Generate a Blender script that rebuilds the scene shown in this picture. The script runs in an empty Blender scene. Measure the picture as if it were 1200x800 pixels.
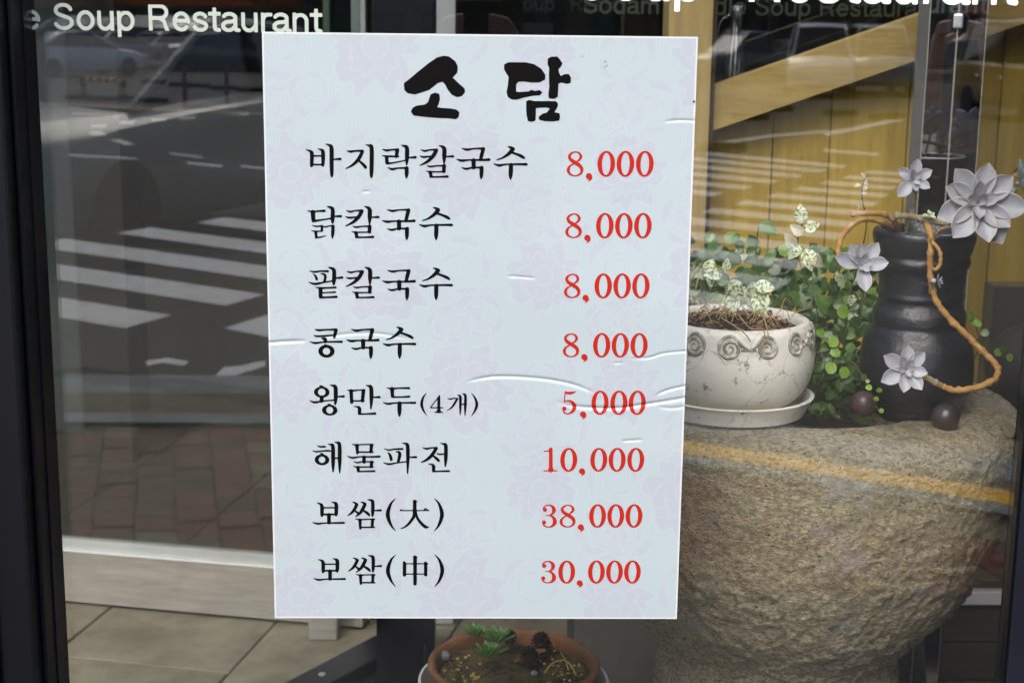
import bpy, bmesh, math, random
import numpy as np
from mathutils import Vector, Matrix, Quaternion
R_ = math.radians
sc = bpy.context.scene
# ------------------------------------------------------------------ camera
FPX = 1785.0
th = math.atan(.2132); ya = R_(1.46); ro = R_(.69)
F = np.array([math.sin(ya)*math.cos(th), math.cos(ya)*math.cos(th), -math.sin(th)])
R0 = np.array([math.cos(ya), -math.sin(ya), 0.0]); U0 = np.cross(R0, F)
RV = math.cos(ro)*R0 + math.sin(ro)*U0
UV = math.cos(ro)*U0 - math.sin(ro)*R0
CP = np.array([0, 0, 1.5])
cd = bpy.data.cameras.new("camera"); cam = bpy.data.objects.new("camera", cd); sc.collection.objects.link(cam)
cd.sensor_width = 36; cd.lens = FPX/1200*36; cd.clip_start = .01; cd.clip_end = 500
M = Matrix(((RV[0], UV[0], -F[0], CP[0]), (RV[1], UV[1], -F[1], CP[1]), (RV[2], UV[2], -F[2], CP[2]), (0, 0, 0, 1)))
cam.matrix_world = M; sc.camera = cam
cd.dof.use_dof = True; cd.dof.focus_distance = 1.8; cd.dof.aperture_fstop = 11
# ------------------------------------------------------------------ world, sun, exposure
W = bpy.data.worlds.new("World"); sc.world = W; W.use_nodes = True
wn = W.node_tree.nodes; wl = W.node_tree.links
bg = wn['Background']; sky = wn.new('ShaderNodeTexSky'); sky.sky_type = 'NISHITA'; sky.sun_disc = False
SUN_EL, SUN_AZ = R_(50), R_(202)
sky.sun_elevation = SUN_EL; sky.sun_rotation = SUN_AZ; sky.air_density = 1.0; sky.dust_density = 3.0
wl.new(sky.outputs[0], bg.inputs[0]); bg.inputs[1].default_value = .15
ld = bpy.data.lights.new("sun", 'SUN'); sun = bpy.data.objects.new("sun", ld); sc.collection.objects.link(sun)
ld.energy = 1.35; ld.angle = R_(35); ld.color = (1, .97, .92)
sd = Vector((math.sin(SUN_AZ)*math.cos(SUN_EL), math.cos(SUN_AZ)*math.cos(SUN_EL), math.sin(SUN_EL)))
sun.rotation_euler = (-sd).to_track_quat('-Z', 'Y').to_euler()
sc.view_settings.view_transform = 'Standard'; sc.view_settings.look = 'None'
sc.view_settings.exposure = 1.05; sc.view_settings.gamma = 1
sc.render.engine = 'CYCLES'
sc.cycles.max_bounces = 10; sc.cycles.transparent_max_bounces = 24; sc.cycles.glossy_bounces = 5
sc.cycles.use_denoising = True; sc.cycles.denoising_prefilter = 'ACCURATE'; sc.cycles.denoising_input_passes = 'RGB_ALBEDO_NORMAL'
sc.cycles.sample_clamp_indirect = 6

# ------------------------------------------------------------------ geometry helpers
rnd = random.Random(7)
def ray(px, py): return F + (px-600)/FPX*RV - (py-400)/FPX*UV
def P(px, py, y):                                   # where the sight line through a photo point crosses the plane at depth y
    d = ray(px, py); return CP + d*(y/d[1])
def PZ(px, py, z):
    d = ray(px, py); return CP + d*((z-1.5)/d[2])
D0 = 1.7
def gz(y): return 0.0 if y > -2.5 else -.12-.011*(-y-2.5)
def MG(px, py):                                     # street point seen reflected in the shop glass
    d = ray(px, py); z = -.12
    for i in range(30):
        q = CP + d*((z-1.5)/d[2]); y = 2*D0-q[1]; z = gz(y)
    return np.array([q[0], y, z])

class MB:
    def __init__(s): s.v = []; s.f = []; s.c = None
    def add(s, vs, fs):
        n = len(s.v); s.v += [tuple(map(float, v)) for v in vs]; s.f += [tuple(i+n for i in f) for f in fs]; return s
    def box(s, a, b, bev=0, rz=0, c=None):
        x0, y0, z0 = a; x1, y1, z1 = b
        bm = bmesh.new(); r = bmesh.ops.create_cube(bm, size=1)
        for v in bm.verts: v.co = Vector(((v.co.x+.5)*(x1-x0)+x0, (v.co.y+.5)*(y1-y0)+y0, (v.co.z+.5)*(z1-z0)+z0))
        if bev: bmesh.ops.bevel(bm, geom=bm.edges[:], offset=bev, segments=2, affect='EDGES', profile=.6)
        if rz:
            cc = Vector(c) if c else Vector(((x0+x1)/2, (y0+y1)/2, 0))
            bmesh.ops.rotate(bm, verts=bm.verts, cent=cc, matrix=Matrix.Rotation(rz, 3, 'Z'))
        s.bm(bm); return s
    def bm(s, bm):
        bm.verts.ensure_lookup_table(); bm.verts.index_update()
        s.add([v.co for v in bm.verts], [[v.index for v in f.verts] for f in bm.faces]); bm.free(); return s
    def tube(s, pts, rad, n=8, caps=True):
        pts = [Vector(p) for p in pts]; m = len(pts)
        if not hasattr(rad, '__len__'): rad = [rad]*m
        t0 = (pts[1]-pts[0]).normalized(); up = Vector((0, 0, 1)) if abs(t0.z) < .9 else Vector((1, 0, 0))
        u = t0.cross(up).normalized(); vs = []
        for i, p in enumerate(pts):
            t = (pts[min(i+1, m-1)]-pts[max(i-1, 0)])
            t = t.normalized() if t.length > 1e-9 else t0
            u = (u-t*u.dot(t)).normalized(); w = t.cross(u)
            for k in range(n):
                a = 2*math.pi*k/n; vs.append(p+(u*math.cos(a)+w*math.sin(a))*rad[i])
        fs = [(i*n+k, i*n+(k+1) % n, (i+1)*n+(k+1) % n, (i+1)*n+k) for i in range(m-1) for k in range(n)]
        if caps: fs += [tuple(range(n))[::-1], tuple(range((m-1)*n, m*n))]
        return s.add(vs, fs)
    def lathe(s, prof, c=(0, 0), n=64, close=False):
        vs = []; m = len(prof)
        for r, z in prof:
            for k in range(n):
                a = 2*math.pi*k/n; vs.append((c[0]+r*math.cos(a), c[1]+r*math.sin(a), z))
        fs = [(i*n+k, i*n+(k+1) % n, (i+1)*n+(k+1) % n, (i+1)*n+k) for i in range(m-1) for k in range(n)]
        if not close: fs += [tuple(range(n))[::-1], tuple(range((m-1)*n, m*n))]
        return s.add(vs, fs)
    def loft(s, rings, caps=True):
        n = len(rings[0]); vs = [p for r in rings for p in r]; m = len(rings)
        fs = [(i*n+k, i*n+(k+1) % n, (i+1)*n+(k+1) % n, (i+1)*n+k) for i in range(m-1) for k in range(n)]
        if caps: fs += [tuple(range(n))[::-1], tuple(range((m-1)*n, m*n))]
        return s.add(vs, fs)
    def sphere(s, c, r, n=16, m=10, sz=1):
        prof = [(max(r*math.sin(math.pi*i/m), 1e-5), c[2]-r*sz*math.cos(math.pi*i/m)) for i in range(m+1)]
        return s.lathe(prof, c, n)

def smooth_path(pts, k=6):
    pts = [np.array(p, float) for p in pts]; out = []
    for i in range(len(pts)-1):
        p0 = pts[max(i-1, 0)]; p1 = pts[i]; p2 = pts[i+1]; p3 = pts[min(i+2, len(pts)-1)]
        for j in range(k):
            t = j/k
            out.append(.5*((2*p1)+(-p0+p2)*t+(2*p0-5*p1+4*p2-p3)*t*t+(-p0+3*p1-3*p2+p3)*t**3))
    out.append(pts[-1]); return out

def wloc(o):
    l = Vector((0, 0, 0))
    while o is not None: l += o.location; o = o.parent
    return l
def obj(name, mb, m, parent=None, smooth=False, local=False, label=None, cat=None, group=None, kind=None, attr=None):
    me = bpy.data.meshes.new(name)
    off = Vector((0, 0, 0)) if (parent is None or local) else wloc(parent)
    vs = [(v[0]-off.x, v[1]-off.y, v[2]-off.z) for v in mb.v]
    me.from_pydata(vs, [], mb.f); me.validate()
    o = bpy.data.objects.new(name, me); sc.collection.objects.link(o)
    if m: me.materials.append(m)
    if parent is not None: o.parent = parent
    if smooth: me.shade_smooth() if hasattr(me, 'shade_smooth') else None
    if smooth == 'auto':
        me.set_sharp_from_angle(angle=R_(38))
    return tag(o, label, cat, group, kind)
def inst(name, src, parent=None, mat4=None):
    o = bpy.data.objects.new(name, src); sc.collection.objects.link(o); o.parent = parent
    if mat4 is not None:
        m = mat4.copy()
        if parent is not None: m.translation = m.translation-wloc(parent)
        o.matrix_local = m
    return o
def tag(o, label=None, cat=None, group=None, kind=None):
    if label: o['label'] = label
    if cat: o['category'] = cat
    if group: o['group'] = group
    if kind: o['kind'] = kind
    return o
def thing(name, label, cat, loc=(0, 0, 0), rz=0, group=None):
    o = bpy.data.objects.new(name, None); sc.collection.objects.link(o); o.location = loc; o.rotation_euler = (0, 0, rz)
    o.empty_display_size = .1
    return tag(o, label, cat, group)

# ------------------------------------------------------------------ materials
def mat(name, col, rough=.6, var=0.0, scale=8, col2=None, bump=0.0, bscale=40, metal=0, coat=0, stretch=None, rnd_=0, spec=.5, detail=6, lo=.35, hi=.65, attr=None):
    m = bpy.data.materials.new(name); m.use_nodes = True; n = m.node_tree.nodes; l = m.node_tree.links
    b = n['Principled BSDF']; b.inputs['Roughness'].default_value = rough; b.inputs['Metallic'].default_value = metal
    b.inputs['Coat Weight'].default_value = coat; b.inputs['Coat Roughness'].default_value = .06
    b.inputs['Specular IOR Level'].default_value = spec
    b.inputs['Base Color'].default_value = (*col, 1); out = None
    co = n.new('ShaderNodeTexCoord').outputs['Object']
    if stretch:
        mp = n.new('ShaderNodeMapping'); mp.inputs['Scale'].default_value = stretch; l.new(co, mp.inputs[0]); co = mp.outputs[0]
    if rnd_:
        oi = n.new('ShaderNodeObjectInfo'); ad = n.new('ShaderNodeVectorMath'); ad.operation = 'MULTIPLY_ADD'
        l.new(oi.outputs['Random'], ad.inputs[0]); ad.inputs[1].default_value = (17, 31, 47); l.new(co, ad.inputs[2]); co = ad.outputs[0]
    if var or col2:
        c2 = col2 or tuple(max(0, c*(1-var)) for c in col)
        ns = n.new('ShaderNodeTexNoise'); ns.inputs['Scale'].default_value = scale; ns.inputs['Detail'].default_value = detail; ns.inputs['Roughness'].default_value = .65
        l.new(co, ns.inputs[0])
        cr = n.new('ShaderNodeValToRGB'); cr.color_ramp.elements[0].position = lo; cr.color_ramp.elements[1].position = hi
        cr.color_ramp.elements[0].color = (*c2, 1); cr.color_ramp.elements[1].color = (*col, 1)
        l.new(ns.outputs[0], cr.inputs[0]); out = cr.outputs[0]
    if rnd_:
        hs = n.new('ShaderNodeHueSaturation'); mr = n.new('ShaderNodeMapRange')
        mr.inputs[3].default_value = 1-rnd_; mr.inputs[4].default_value = 1+rnd_
        l.new(oi.outputs['Random'], mr.inputs[0]); l.new(mr.outputs[0], hs.inputs['Value'])
        if out: l.new(out, hs.inputs['Color'])
        else: hs.inputs['Color'].default_value = (*col, 1)
        out = hs.outputs[0]
    if attr:
        at = n.new('ShaderNodeAttribute'); at.attribute_name = attr[0]; mx = n.new('ShaderNodeMix'); mx.data_type = 'RGBA'
        l.new(at.outputs['Fac'], mx.inputs[0])
        if out: l.new(out, mx.inputs[6])
        else: mx.inputs[6].default_value = (*col, 1)
        mx.inputs[7].default_value = (*attr[1], 1); out = mx.outputs[2]
    if out: l.new(out, b.inputs['Base Color'])
    if bump:
        n2 = n.new('ShaderNodeTexNoise'); n2.inputs['Scale'].default_value = bscale; n2.inputs['Detail'].default_value = 8; n2.inputs['Roughness'].default_value = .7
        l.new(co, n2.inputs[0]); bp = n.new('ShaderNodeBump'); bp.inputs['Strength'].default_value = bump; bp.inputs['Distance'].default_value = .02
        l.new(n2.outputs[0], bp.inputs['Height']); l.new(bp.outputs[0], b.inputs['Normal'])
        l.new(bp.outputs[0], b.inputs['Coat Normal'])
    return m
def add_layer(m, col, scale, lo, hi, stretch=None, typ='noise', detail=8, dist=0):
    """a second colour over the first, where a finer pattern says so"""
    n = m.node_tree.nodes; l = m.node_tree.links; b = n['Principled BSDF']
    co = n.new('ShaderNodeTexCoord').outputs['Object']
    if stretch:
        mp = n.new('ShaderNodeMapping'); mp.inputs['Scale'].default_value = stretch; l.new(co, mp.inputs[0]); co = mp.outputs[0]
    if typ == 'noise':
        t = n.new('ShaderNodeTexNoise'); t.inputs['Detail'].default_value = detail; t.inputs['Roughness'].default_value = .7; t.inputs['Distortion'].default_value = dist
    elif typ == 'crack':
        t = n.new('ShaderNodeTexVoronoi'); t.feature = 'DISTANCE_TO_EDGE'
    else:
        t = n.new('ShaderNodeTexVoronoi')
    t.inputs['Scale'].default_value = scale
    if typ == 'crack':
        ns = n.new('ShaderNodeTexNoise'); ns.inputs['Scale'].default_value = scale*1.3; ns.inputs['Detail'].default_value = 5; l.new(co, ns.inputs[0])
        ad = n.new('ShaderNodeVectorMath'); ad.operation = 'MULTIPLY_ADD'; l.new(ns.outputs[1], ad.inputs[0]); ad.inputs[1].default_value = (1.2/scale,)*3; l.new(co, ad.inputs[2]); co = ad.outputs[0]
    l.new(co, t.inputs[0])
    mr = n.new('ShaderNodeMapRange'); mr.inputs[1].default_value = lo; mr.inputs[2].default_value = hi; l.new(t.outputs[0], mr.inputs[0])
    mx = n.new('ShaderNodeMix'); mx.data_type = 'RGBA'; l.new(mr.outputs[0], mx.inputs[0])
    src = b.inputs['Base Color'].links
    if src: l.new(src[0].from_socket, mx.inputs[6])
    else: mx.inputs[6].default_value = b.inputs['Base Color'].default_value
    mx.inputs[7].default_value = (*col, 1); l.new(mx.outputs[2], b.inputs['Base Color'])
    return m
def glass(name, refl=.1, tint=(1, 1, 1), edge=.6):
    m = bpy.data.materials.new(name); m.use_nodes = True; n = m.node_tree.nodes; l = m.node_tree.links
    n.remove(n['Principled BSDF']); o = n['Material Output']
    t = n.new('ShaderNodeBsdfTransparent'); t.inputs[0].default_value = (*tint, 1)
    g = n.new('ShaderNodeBsdfGlossy'); g.inputs['Roughness'].default_value = 0
    lw = n.new('ShaderNodeLayerWeight'); lw.inputs[0].default_value = .5
    pw = n.new('ShaderNodeMath'); pw.operation = 'POWER'; l.new(lw.outputs['Facing'], pw.inputs[0]); pw.inputs[1].default_value = 4
    ma = n.new('ShaderNodeMath'); ma.operation = 'MULTIPLY_ADD'; l.new(pw.outputs[0], ma.inputs[0]); ma.inputs[1].default_value = edge; ma.inputs[2].default_value = refl
    ma.use_clamp = True
    mx = n.new('ShaderNodeMixShader'); l.new(ma.outputs[0], mx.inputs[0]); l.new(t.outputs[0], mx.inputs[1]); l.new(g.outputs[0], mx.inputs[2])
    l.new(mx.outputs[0], o.inputs[0]); return m

m_glass = glass('shop_glass', .072)
m_door_glass = glass('door_glass', .075, (.8, .84, .82))
m_dark_glass = glass('tinted_panel', .55, (.10, .115, .14))
m_clear = glass('clear_bottle', .12, (.9, .93, .92), 1)
m_frame = mat('black_powder_coat', (.004, .0045, .007), .3, spec=.3, bump=.03, bscale=30)
m_slate = mat('slate_blue_coat', (.010, .011, .018), .38, spec=.25, var=.3, scale=5, bump=.03, bscale=60)
m_alu = mat('brushed_aluminium', (.40, .385, .33), .42, metal=.35, var=.25, scale=14, stretch=(.4, 1, 4), bump=.02, bscale=50)
m_alu_white = mat('pale_aluminium', (.46, .49, .47), .4, metal=.2, var=.12, scale=6)
m_edge = mat('bright_edge', (.85, .87, .86), .25, metal=.6)
m_wood = mat('ply_planks', (.50, .35, .055), .55, col2=(.38, .26, .035), scale=5, stretch=(9, 9, .8), bump=.06, bscale=30, rnd_=.1)
add_layer(m_wood, (.22, .145, .045), 30, .6, .8, (3, 3, .12))
m_beam = mat('pine_beam', (.42, .31, .10), .55, col2=(.32, .225, .065), scale=7, stretch=(1, 5, 8), bump=.06, bscale=30)
add_layer(m_beam, (.2, .13, .045), 14, .55, .8, (.6, 3, 12))
m_column = mat('wood_column', (.45, .34, .13), .5, col2=(.32, .235, .085), scale=5, stretch=(8, 8, .6), bump=.05)
m_dboard = mat('brown_boards', (.085, .055, .032), .6, col2=(.05, .033, .02), scale=6, stretch=(.8, 6, 10), bump=.08, rnd_=.2)
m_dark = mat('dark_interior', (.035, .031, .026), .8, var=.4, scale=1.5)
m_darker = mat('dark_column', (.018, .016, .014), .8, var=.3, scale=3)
m_ceil = mat('ceiling_board', (.35, .33, .29), .8, var=.1)
m_tile = mat('stone_floor', (.20, .185, .125), .7, col2=(.10, .09, .058), scale=4.5, bump=.25, bscale=35, rnd_=.1)
add_layer(m_tile, (.08, .06, .03), 9, .58, .75)
add_layer(m_tile, (.26, .20, .11), 22, .62, .8)
m_grout = mat('tile_grout', (.085, .072, .05), .9, var=.4, scale=20)
m_asph = mat('asphalt', (.064, .054, .037), .85, var=.35, scale=3, bump=.3, bscale=60)
add_layer(m_asph, (.03, .028, .026), 1.2, .5, .7)
m_white = mat('road_paint', (.85, .85, .80), .7, col2=(.55, .55, .51), scale=9, lo=.25, hi=.5)
m_yellow = mat('yellow_paint', (.95, .52, .01), .6, col2=(.8, .42, .01), scale=7)
m_kerb = mat('granite_kerb', (.28, .30, .29), .8, var=.3, scale=8, bump=.2)
m_strip = mat('dusty_concrete', (.20, .165, .11), .85, var=.35, scale=4, bump=.2)
PAV = [mat('paver_red', (.19, .06, .035), .85, var=.4, scale=15, bump=.2, rnd_=.25),
       mat('paver_brown', (.14, .078, .042), .85, var=.4, scale=15, bump=.2, rnd_=.2),
       mat('paver_grey', (.21, .175, .10), .85, var=.4, scale=15, bump=.2, rnd_=.2)]
m_stone = mat('rough_granite', (.72, .63, .40), .92, col2=(.29, .235, .12), scale=150, stretch=(1, 1, 1.6), bump=1, bscale=230, lo=.36, hi=.60, detail=6)
add_layer(m_stone, (.36, .30, .19), 22, .50, .66, (1, 1, 1.5), dist=1)
add_layer(m_stone, (.62, .60, .53), 11, .55, .70, (1, 1, 1.3))
add_layer(m_stone, (.78, .74, .60), 190, .59, .66)
add_layer(m_stone, (.045, .035, .022), 120, .59, .65, (1, 1, 1.7))
add_layer(m_stone, (.05, .04, .03), 38, .66, .70, (1, 1, 1.5))
add_layer(m_stone, (.46, .30, .10), 16, .66, .74)
m_cream = mat('cream_glaze', (.76, .74, .65), .42, col2=(.64, .61, .50), scale=12, bump=.08, bscale=50)
add_layer(m_cream, (.33, .32, .28), 11, .009, .001, typ='crack')
add_layer(m_cream, (.16, .165, .165), 60, .60, .68); add_layer(m_cream, (.35, .35, .33), 16, .60, .70)
add_layer(m_cream, (.42, .30, .12), 6, .60, .85)
m_patina = mat('grey_patina', (.22, .215, .18), .6, col2=(.58, .55, .45), scale=90, lo=.40, hi=.52)
m_jar = mat('black_glazed_clay', (.009, .011, .015), .34, var=.3, scale=20, bump=.22, bscale=75, coat=.6, spec=.5)
m_jar.node_tree.nodes['Principled BSDF'].inputs['Coat Roughness'].default_value = .2
m_ball = mat('brown_black_clay', (.022, .02, .022), .3, col2=(.06, .035, .03), scale=14, bump=.1, bscale=60)
m_terra = mat('terracotta', (.30, .125, .05), .8, col2=(.15, .075, .028), scale=12, bump=.3, bscale=60)
m_soil = mat('soil', (.05, .035, .02), .95, col2=(.022, .015, .01), scale=60, bump=1, bscale=150)
m_moss = mat('mossy_soil', (.23, .175, .045), .95, col2=(.06, .042, .018), scale=35, bump=1, bscale=120)
m_saucer = mat('white_saucer', (.62, .60, .56), .4, var=.15, scale=8)
m_leafg = mat('ivy_leaf', (.028, .075, .012), .38, col2=(.07, .13, .022), scale=3, rnd_=.5, attr=('edge', (.09, .18, .04)))
m_leafl = mat('lime_leaf', (.17, .29, .03), .4, col2=(.11, .22, .025), scale=4, rnd_=.35, attr=('edge', (.24, .33, .09)))
m_leafv = mat('variegated_leaf', (.60, .64, .42), .45, col2=(.09, .19, .04), scale=7, rnd_=.25, lo=.44, hi=.5)
m_leafp = mat('young_pink_leaf', (.50, .40, .33), .45, col2=(.45, .5, .32), scale=3, rnd_=.2)
m_litter = mat('dry_leaf', (.42, .25, .14), .8, col2=(.20, .10, .05), scale=60, rnd_=.6)
m_straw = mat('dry_straw', (.42, .29, .10), .8, var=.3, scale=60)
m_ghost = mat('ghost_plant_leaf', (.385, .41, .42), .45, col2=(.30, .30, .35), scale=2.2, rnd_=.08, attr=('edge', (.62, .47, .36)))
m_blue = mat('blue_green_leaf', (.17, .25, .24), .48, var=.2, scale=30, attr=('edge', (.35, .36, .27)))
m_stem = mat('orange_stem', (.50, .28, .075), .5, col2=(.33, .16, .035), scale=60, bump=.4, bscale=220)
add_layer(m_stem, (.56, .47, .28), 28, .57, .68); add_layer(m_stem, (.13, .06, .02), 90, .64, .70)
m_lichen = mat('lichen_stem', (.50, .46, .30), .8, col2=(.26, .18, .07), scale=90, bump=.6, bscale=200)
m_twig = mat('brown_root', (.09, .045, .022), .85, var=.4, scale=60)
m_semp = mat('houseleek_leaf', (.11, .27, .05), .45, col2=(.07, .19, .035), scale=3, rnd_=.25, attr=('edge', (.2, .36, .11)))
m_cone = mat('pine_cone', (.07, .04, .022), .8, var=.5, scale=80)
m_pebble = mat('pebble', (.20, .17, .13), .7, rnd_=.8, var=.4, scale=60)
m_pebbley = mat('yellow_pebble', (.50, .33, .07), .7, rnd_=.7, var=.4, scale=60)
m_vinyl = mat('pale_vinyl', (.56, .62, .53), .5)
m_vinylw = mat('white_vinyl', (.86, .86, .86), .5)
m_dark_green = mat('ghost_sign_green', (.03, .037, .02), .6)
m_ink = mat('black_ink', (.004, .0035, .0035), .5, spec=.06)
m_red = mat('red_ink', (.40, .018, .009), .5, spec=.1)
m_skin = mat('skin', (.55, .32, .22), .5, var=.15, scale=20)
m_shirt = mat('navy_cloth', (.014, .017, .026), .9, bump=.2, bscale=80)
m_trouser = mat('dark_denim', (.02, .022, .03), .9, bump=.2, bscale=80)
m_hair = mat('black_hair', (.01, .008, .007), .5, bump=.6, bscale=90, stretch=(1, 1, .2))
m_tyre = mat('tyre_rubber', (.012, .012, .012), .8)
m_rim = mat('wheel_rim', (.35, .36, .38), .3, metal=.8)
m_cglass = mat('car_window', (.012, .014, .017), .06, spec=.8)
m_lampr = mat('tail_lamp', (.28, .02, .015), .2, coat=.5)
m_lampw = mat('head_lamp', (.75, .77, .78), .15, coat=1)
m_orange = mat('orange_plastic', (.55, .10, .01), .5)
m_redp = mat('red_post', (.22, .02, .015), .6)
m_rubber = mat('black_rubber', (.014, .014, .014), .8)
m_bark = mat('tree_bark', (.09, .065, .045), .9, var=.4, bump=.6, bscale=15)
m_crown = mat('street_tree_leaf', (.05, .085, .03), .6, rnd_=.3, var=.4, scale=3)
m_shop = [mat('facade_grey', (.16, .15, .14), .8, var=.3, scale=1), mat('facade_green', (.07, .11, .07), .8, var=.3, scale=1), mat('facade_brown', (.14, .09, .06), .8, var=.3, scale=1)]
m_win = mat('far_window', (.02, .025, .03), .1)
def paint(n, c): return mat('car_paint_'+n, c, .3, coat=1, var=.05, scale=2)

# ================================================================== STRUCTURE
mb = MB()                                          # street: one sheet that falls away gently to the horizon
ys = [-2.5, -3, -5, -8, -12, -20, -35, -60, -120, -300]
vs = []
for y in ys: vs += [(-300, y, gz(y-1e-6)), (300, y, gz(y-1e-6))]
mb.add(vs, [(2*i, 2*i+1, 2*i+3, 2*i+2) for i in range(len(ys)-1)])
obj('road', mb, m_asph, kind='structure')
obj('ground', MB().box((-300, -2.2, -.30), (300, 300, -.07)), m_strip, kind='structure')
# kerb line bows toward the shop on the right
def kerb_y(x): return -2.62+.0*x if x < -.4 else -2.62+.42*max(0, x+.4)**1.25
XK = [i*.25 for i in range(-24, 19)]
def strip(a, b, z0, z1, m, name, xs=XK, parent=None, kind='structure'):
    mb = MB(); rings = []
    for x in xs:
        k = kerb_y(x); rings.append([(x, k+a, z0), (x, k+b, z0), (x, k+b, z1), (x, k+a, z1)])
    mb.loft(rings); return obj(name, mb, m, parent, kind=kind)
strip(-.30, .02, -.2, -.004, m_kerb, 'kerb')
strip(.024, .36, -.2, -.002, m_strip, 'gutter')
strip(.364, .50, -.2, .004, m_kerb, 'edge_course')
mb = MB(); rings = []
for x in [.2+i*.15 for i in range(0, 27)]:
    k = kerb_y(x)+.30; w = .088
    rings.append([(x, k-w, 0.001), (x, k+w, 0.001), (x, k+w, .006), (x, k-w, .006)])
mb.loft(rings); obj('yellow_line', mb, m_yellow, kind='structure')
# pavement: base slab with separate pavers laid in it
pave = MB()
rings = [[(x, kerb_y(x)+.504, -.2), (x, 1.62, -.2), (x, 1.62, -.012), (x, kerb_y(x)+.504, -.012)] for x in XK]
pave.loft(rings); pave = obj('pavement', pave, m_grout, kind='structure')
pm = []
for i in range(3):
    b = MB().box((-.0585, -.0685, -.035), (.0585, .0685, 0), bev=.005); me = bpy.data.meshes.new('paver')
    me.from_pydata(b.v, [], b.f); me.materials.append(PAV[i]); pm.append(me)
rest = [MB(), MB(), MB()]; cnt = 0
for i in range(-23, 24):
    for j in range(-24, 16):
        x0_ = i*.123+rnd.uniform(-.003, .003); y0_ = j*.143+(.071 if i % 2 else 0)+rnd.uniform(-.004, .004)
        x = x0_*math.cos(.2)+y0_*math.sin(.2); y = -x0_*math.sin(.2)+y0_*math.cos(.2)
        if y < kerb_y(x)+.575 or y > -.36 or abs(x) > 2.9: continue
        q = np.sin(x*3.1+y*2.3)+np.sin(x*1.3-y*4.1+1)+rnd.uniform(-1, 1)
        k = 2 if q > .8 else (1 if q < -.7 else 0); z = rnd.uniform(-.004, .002)
        if -1.95 < x < -.45 and -2.2 < y < -.7 and cnt < 300:
            inst('paver', pm[k], pave, Matrix.Translation((x, y, z)) @ Matrix.Rotation(-.2+rnd.uniform(-.04, .04), 4, 'Z')); cnt += 1
        else: rest[k].box((x-.0585, y-.0685, z-.035), (x+.0585, y+.0685, z), rz=-.2)
for k in range(3): obj('paver_field', rest[k], PAV[k], pave, kind='stuff')
obj('added_dark_slab', MB().box((-2.8, -.42, -.05), (2.8, 1.595, .006)), mat('dark_slab', (.022, .022, .023), .6, var=.3, scale=30, spec=.2), kind='structure')  # unseen dark slab added to keep paver reflections off the lower glass
# crosswalk bars in two staggered columns, dashes, arrows
cw = MB()
u = np.array([.741, .671]); stp = np.array([.484, -.716]); wv = np.array([-.17, .39])
def quad(mb, pts, h=.004): mb.add([(p[0], p[1], gz(p[1])+h) for p in pts], [tuple(range(len(pts)))])
UL4 = np.array([-2.606, -8.785]); UR2 = np.array([-1.26, -5.637])
for k in range(-1, 17):
    A = UL4+(k-4)*stp; B = UR2+(k-2)*np.array([.42, -.70]); quad(cw, [A, B, B+wv, A+wv])
a = MG(312, 370)[:2]; b = MG(262, 385)[:2]
for k in range(0, 15):
    A = a+k*np.array([.42, -.70]); e0 = MG(905, 350)[:2]; ed = MG(1060, 212)[:2]-e0      # the bars end on the far edge line
    L_ = min(3.2, ((e0[0]-A[0])*ed[1]-(e0[1]-A[1])*ed[0])/(u[0]*ed[1]-u[1]*ed[0])) if k > 2 else .7
    if L_ > .2: quad(cw, [A, A+u*L_, A+u*L_+wv, A+wv])
obj('crosswalk', cw, m_white, kind='structure')
mk = MB()
for q in [[(80, 181), (160, 186), (161, 187.5), (80, 183)], [(196, 179), (236, 184), (238, 186), (200, 181)], [(218, 190), (262, 194.5), (258, 196.5), (220, 192.5)],
          [(282, 194), (320, 198), (320, 200), (282, 196)], [(103, 155), (118, 154), (126, 159), (108, 159.5)], [(128, 164), (140, 164), (158, 169.5), (148, 170.5)],
          [(107, 147.5), (125, 147), (124, 149), (106, 149.5)], [(140, 143.5), (158, 142.8), (157, 145), (139, 145.5)], [(178, 140), (195, 139.5), (194, 142), (177, 142.5)],
          [(210, 137.5), (228, 137), (228, 139.5), (210, 140)], [(83, 133), (128, 133.6), (128, 134.6), (83, 134.3)]]:
    quad(mk, [MG(*p)[:2] for p in q])
for q in [[(247, 447), (262, 431), (282, 430), (300, 425), (311, 424), (311, 430), (272, 442), (273, 452), (268, 466), (252, 456)],
          [(170, 424), (196, 420), (222, 425), (214, 430), (190, 426), (172, 430)]]:
    quad(mk, [MG(*p)[:2] for p in q])
for q in [[(810, 171), (905, 158), (985, 152), (985, 154), (905, 161), (812, 174)], [(965, 156), (1057, 138), (1062, 141), (970, 160)], [(965, 175), (1030, 180), (1030, 183), (965, 178)]]:
    quad(mk, [MG(*p)[:2] for p in q])
obj('lane_marking', mk, m_white, kind='structure')
mk = MB()
for q in [[(35, 119), (160, 126), (400, 137), (400, 139), (160, 128), (35, 121)]]: quad(mk, [MG(*p)[:2] for p in q])
obj('yellow_centre_line', mk, mat('faded_yellow', (.40, .30, .10), .7, var=.4, scale=3), kind='structure')

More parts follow.
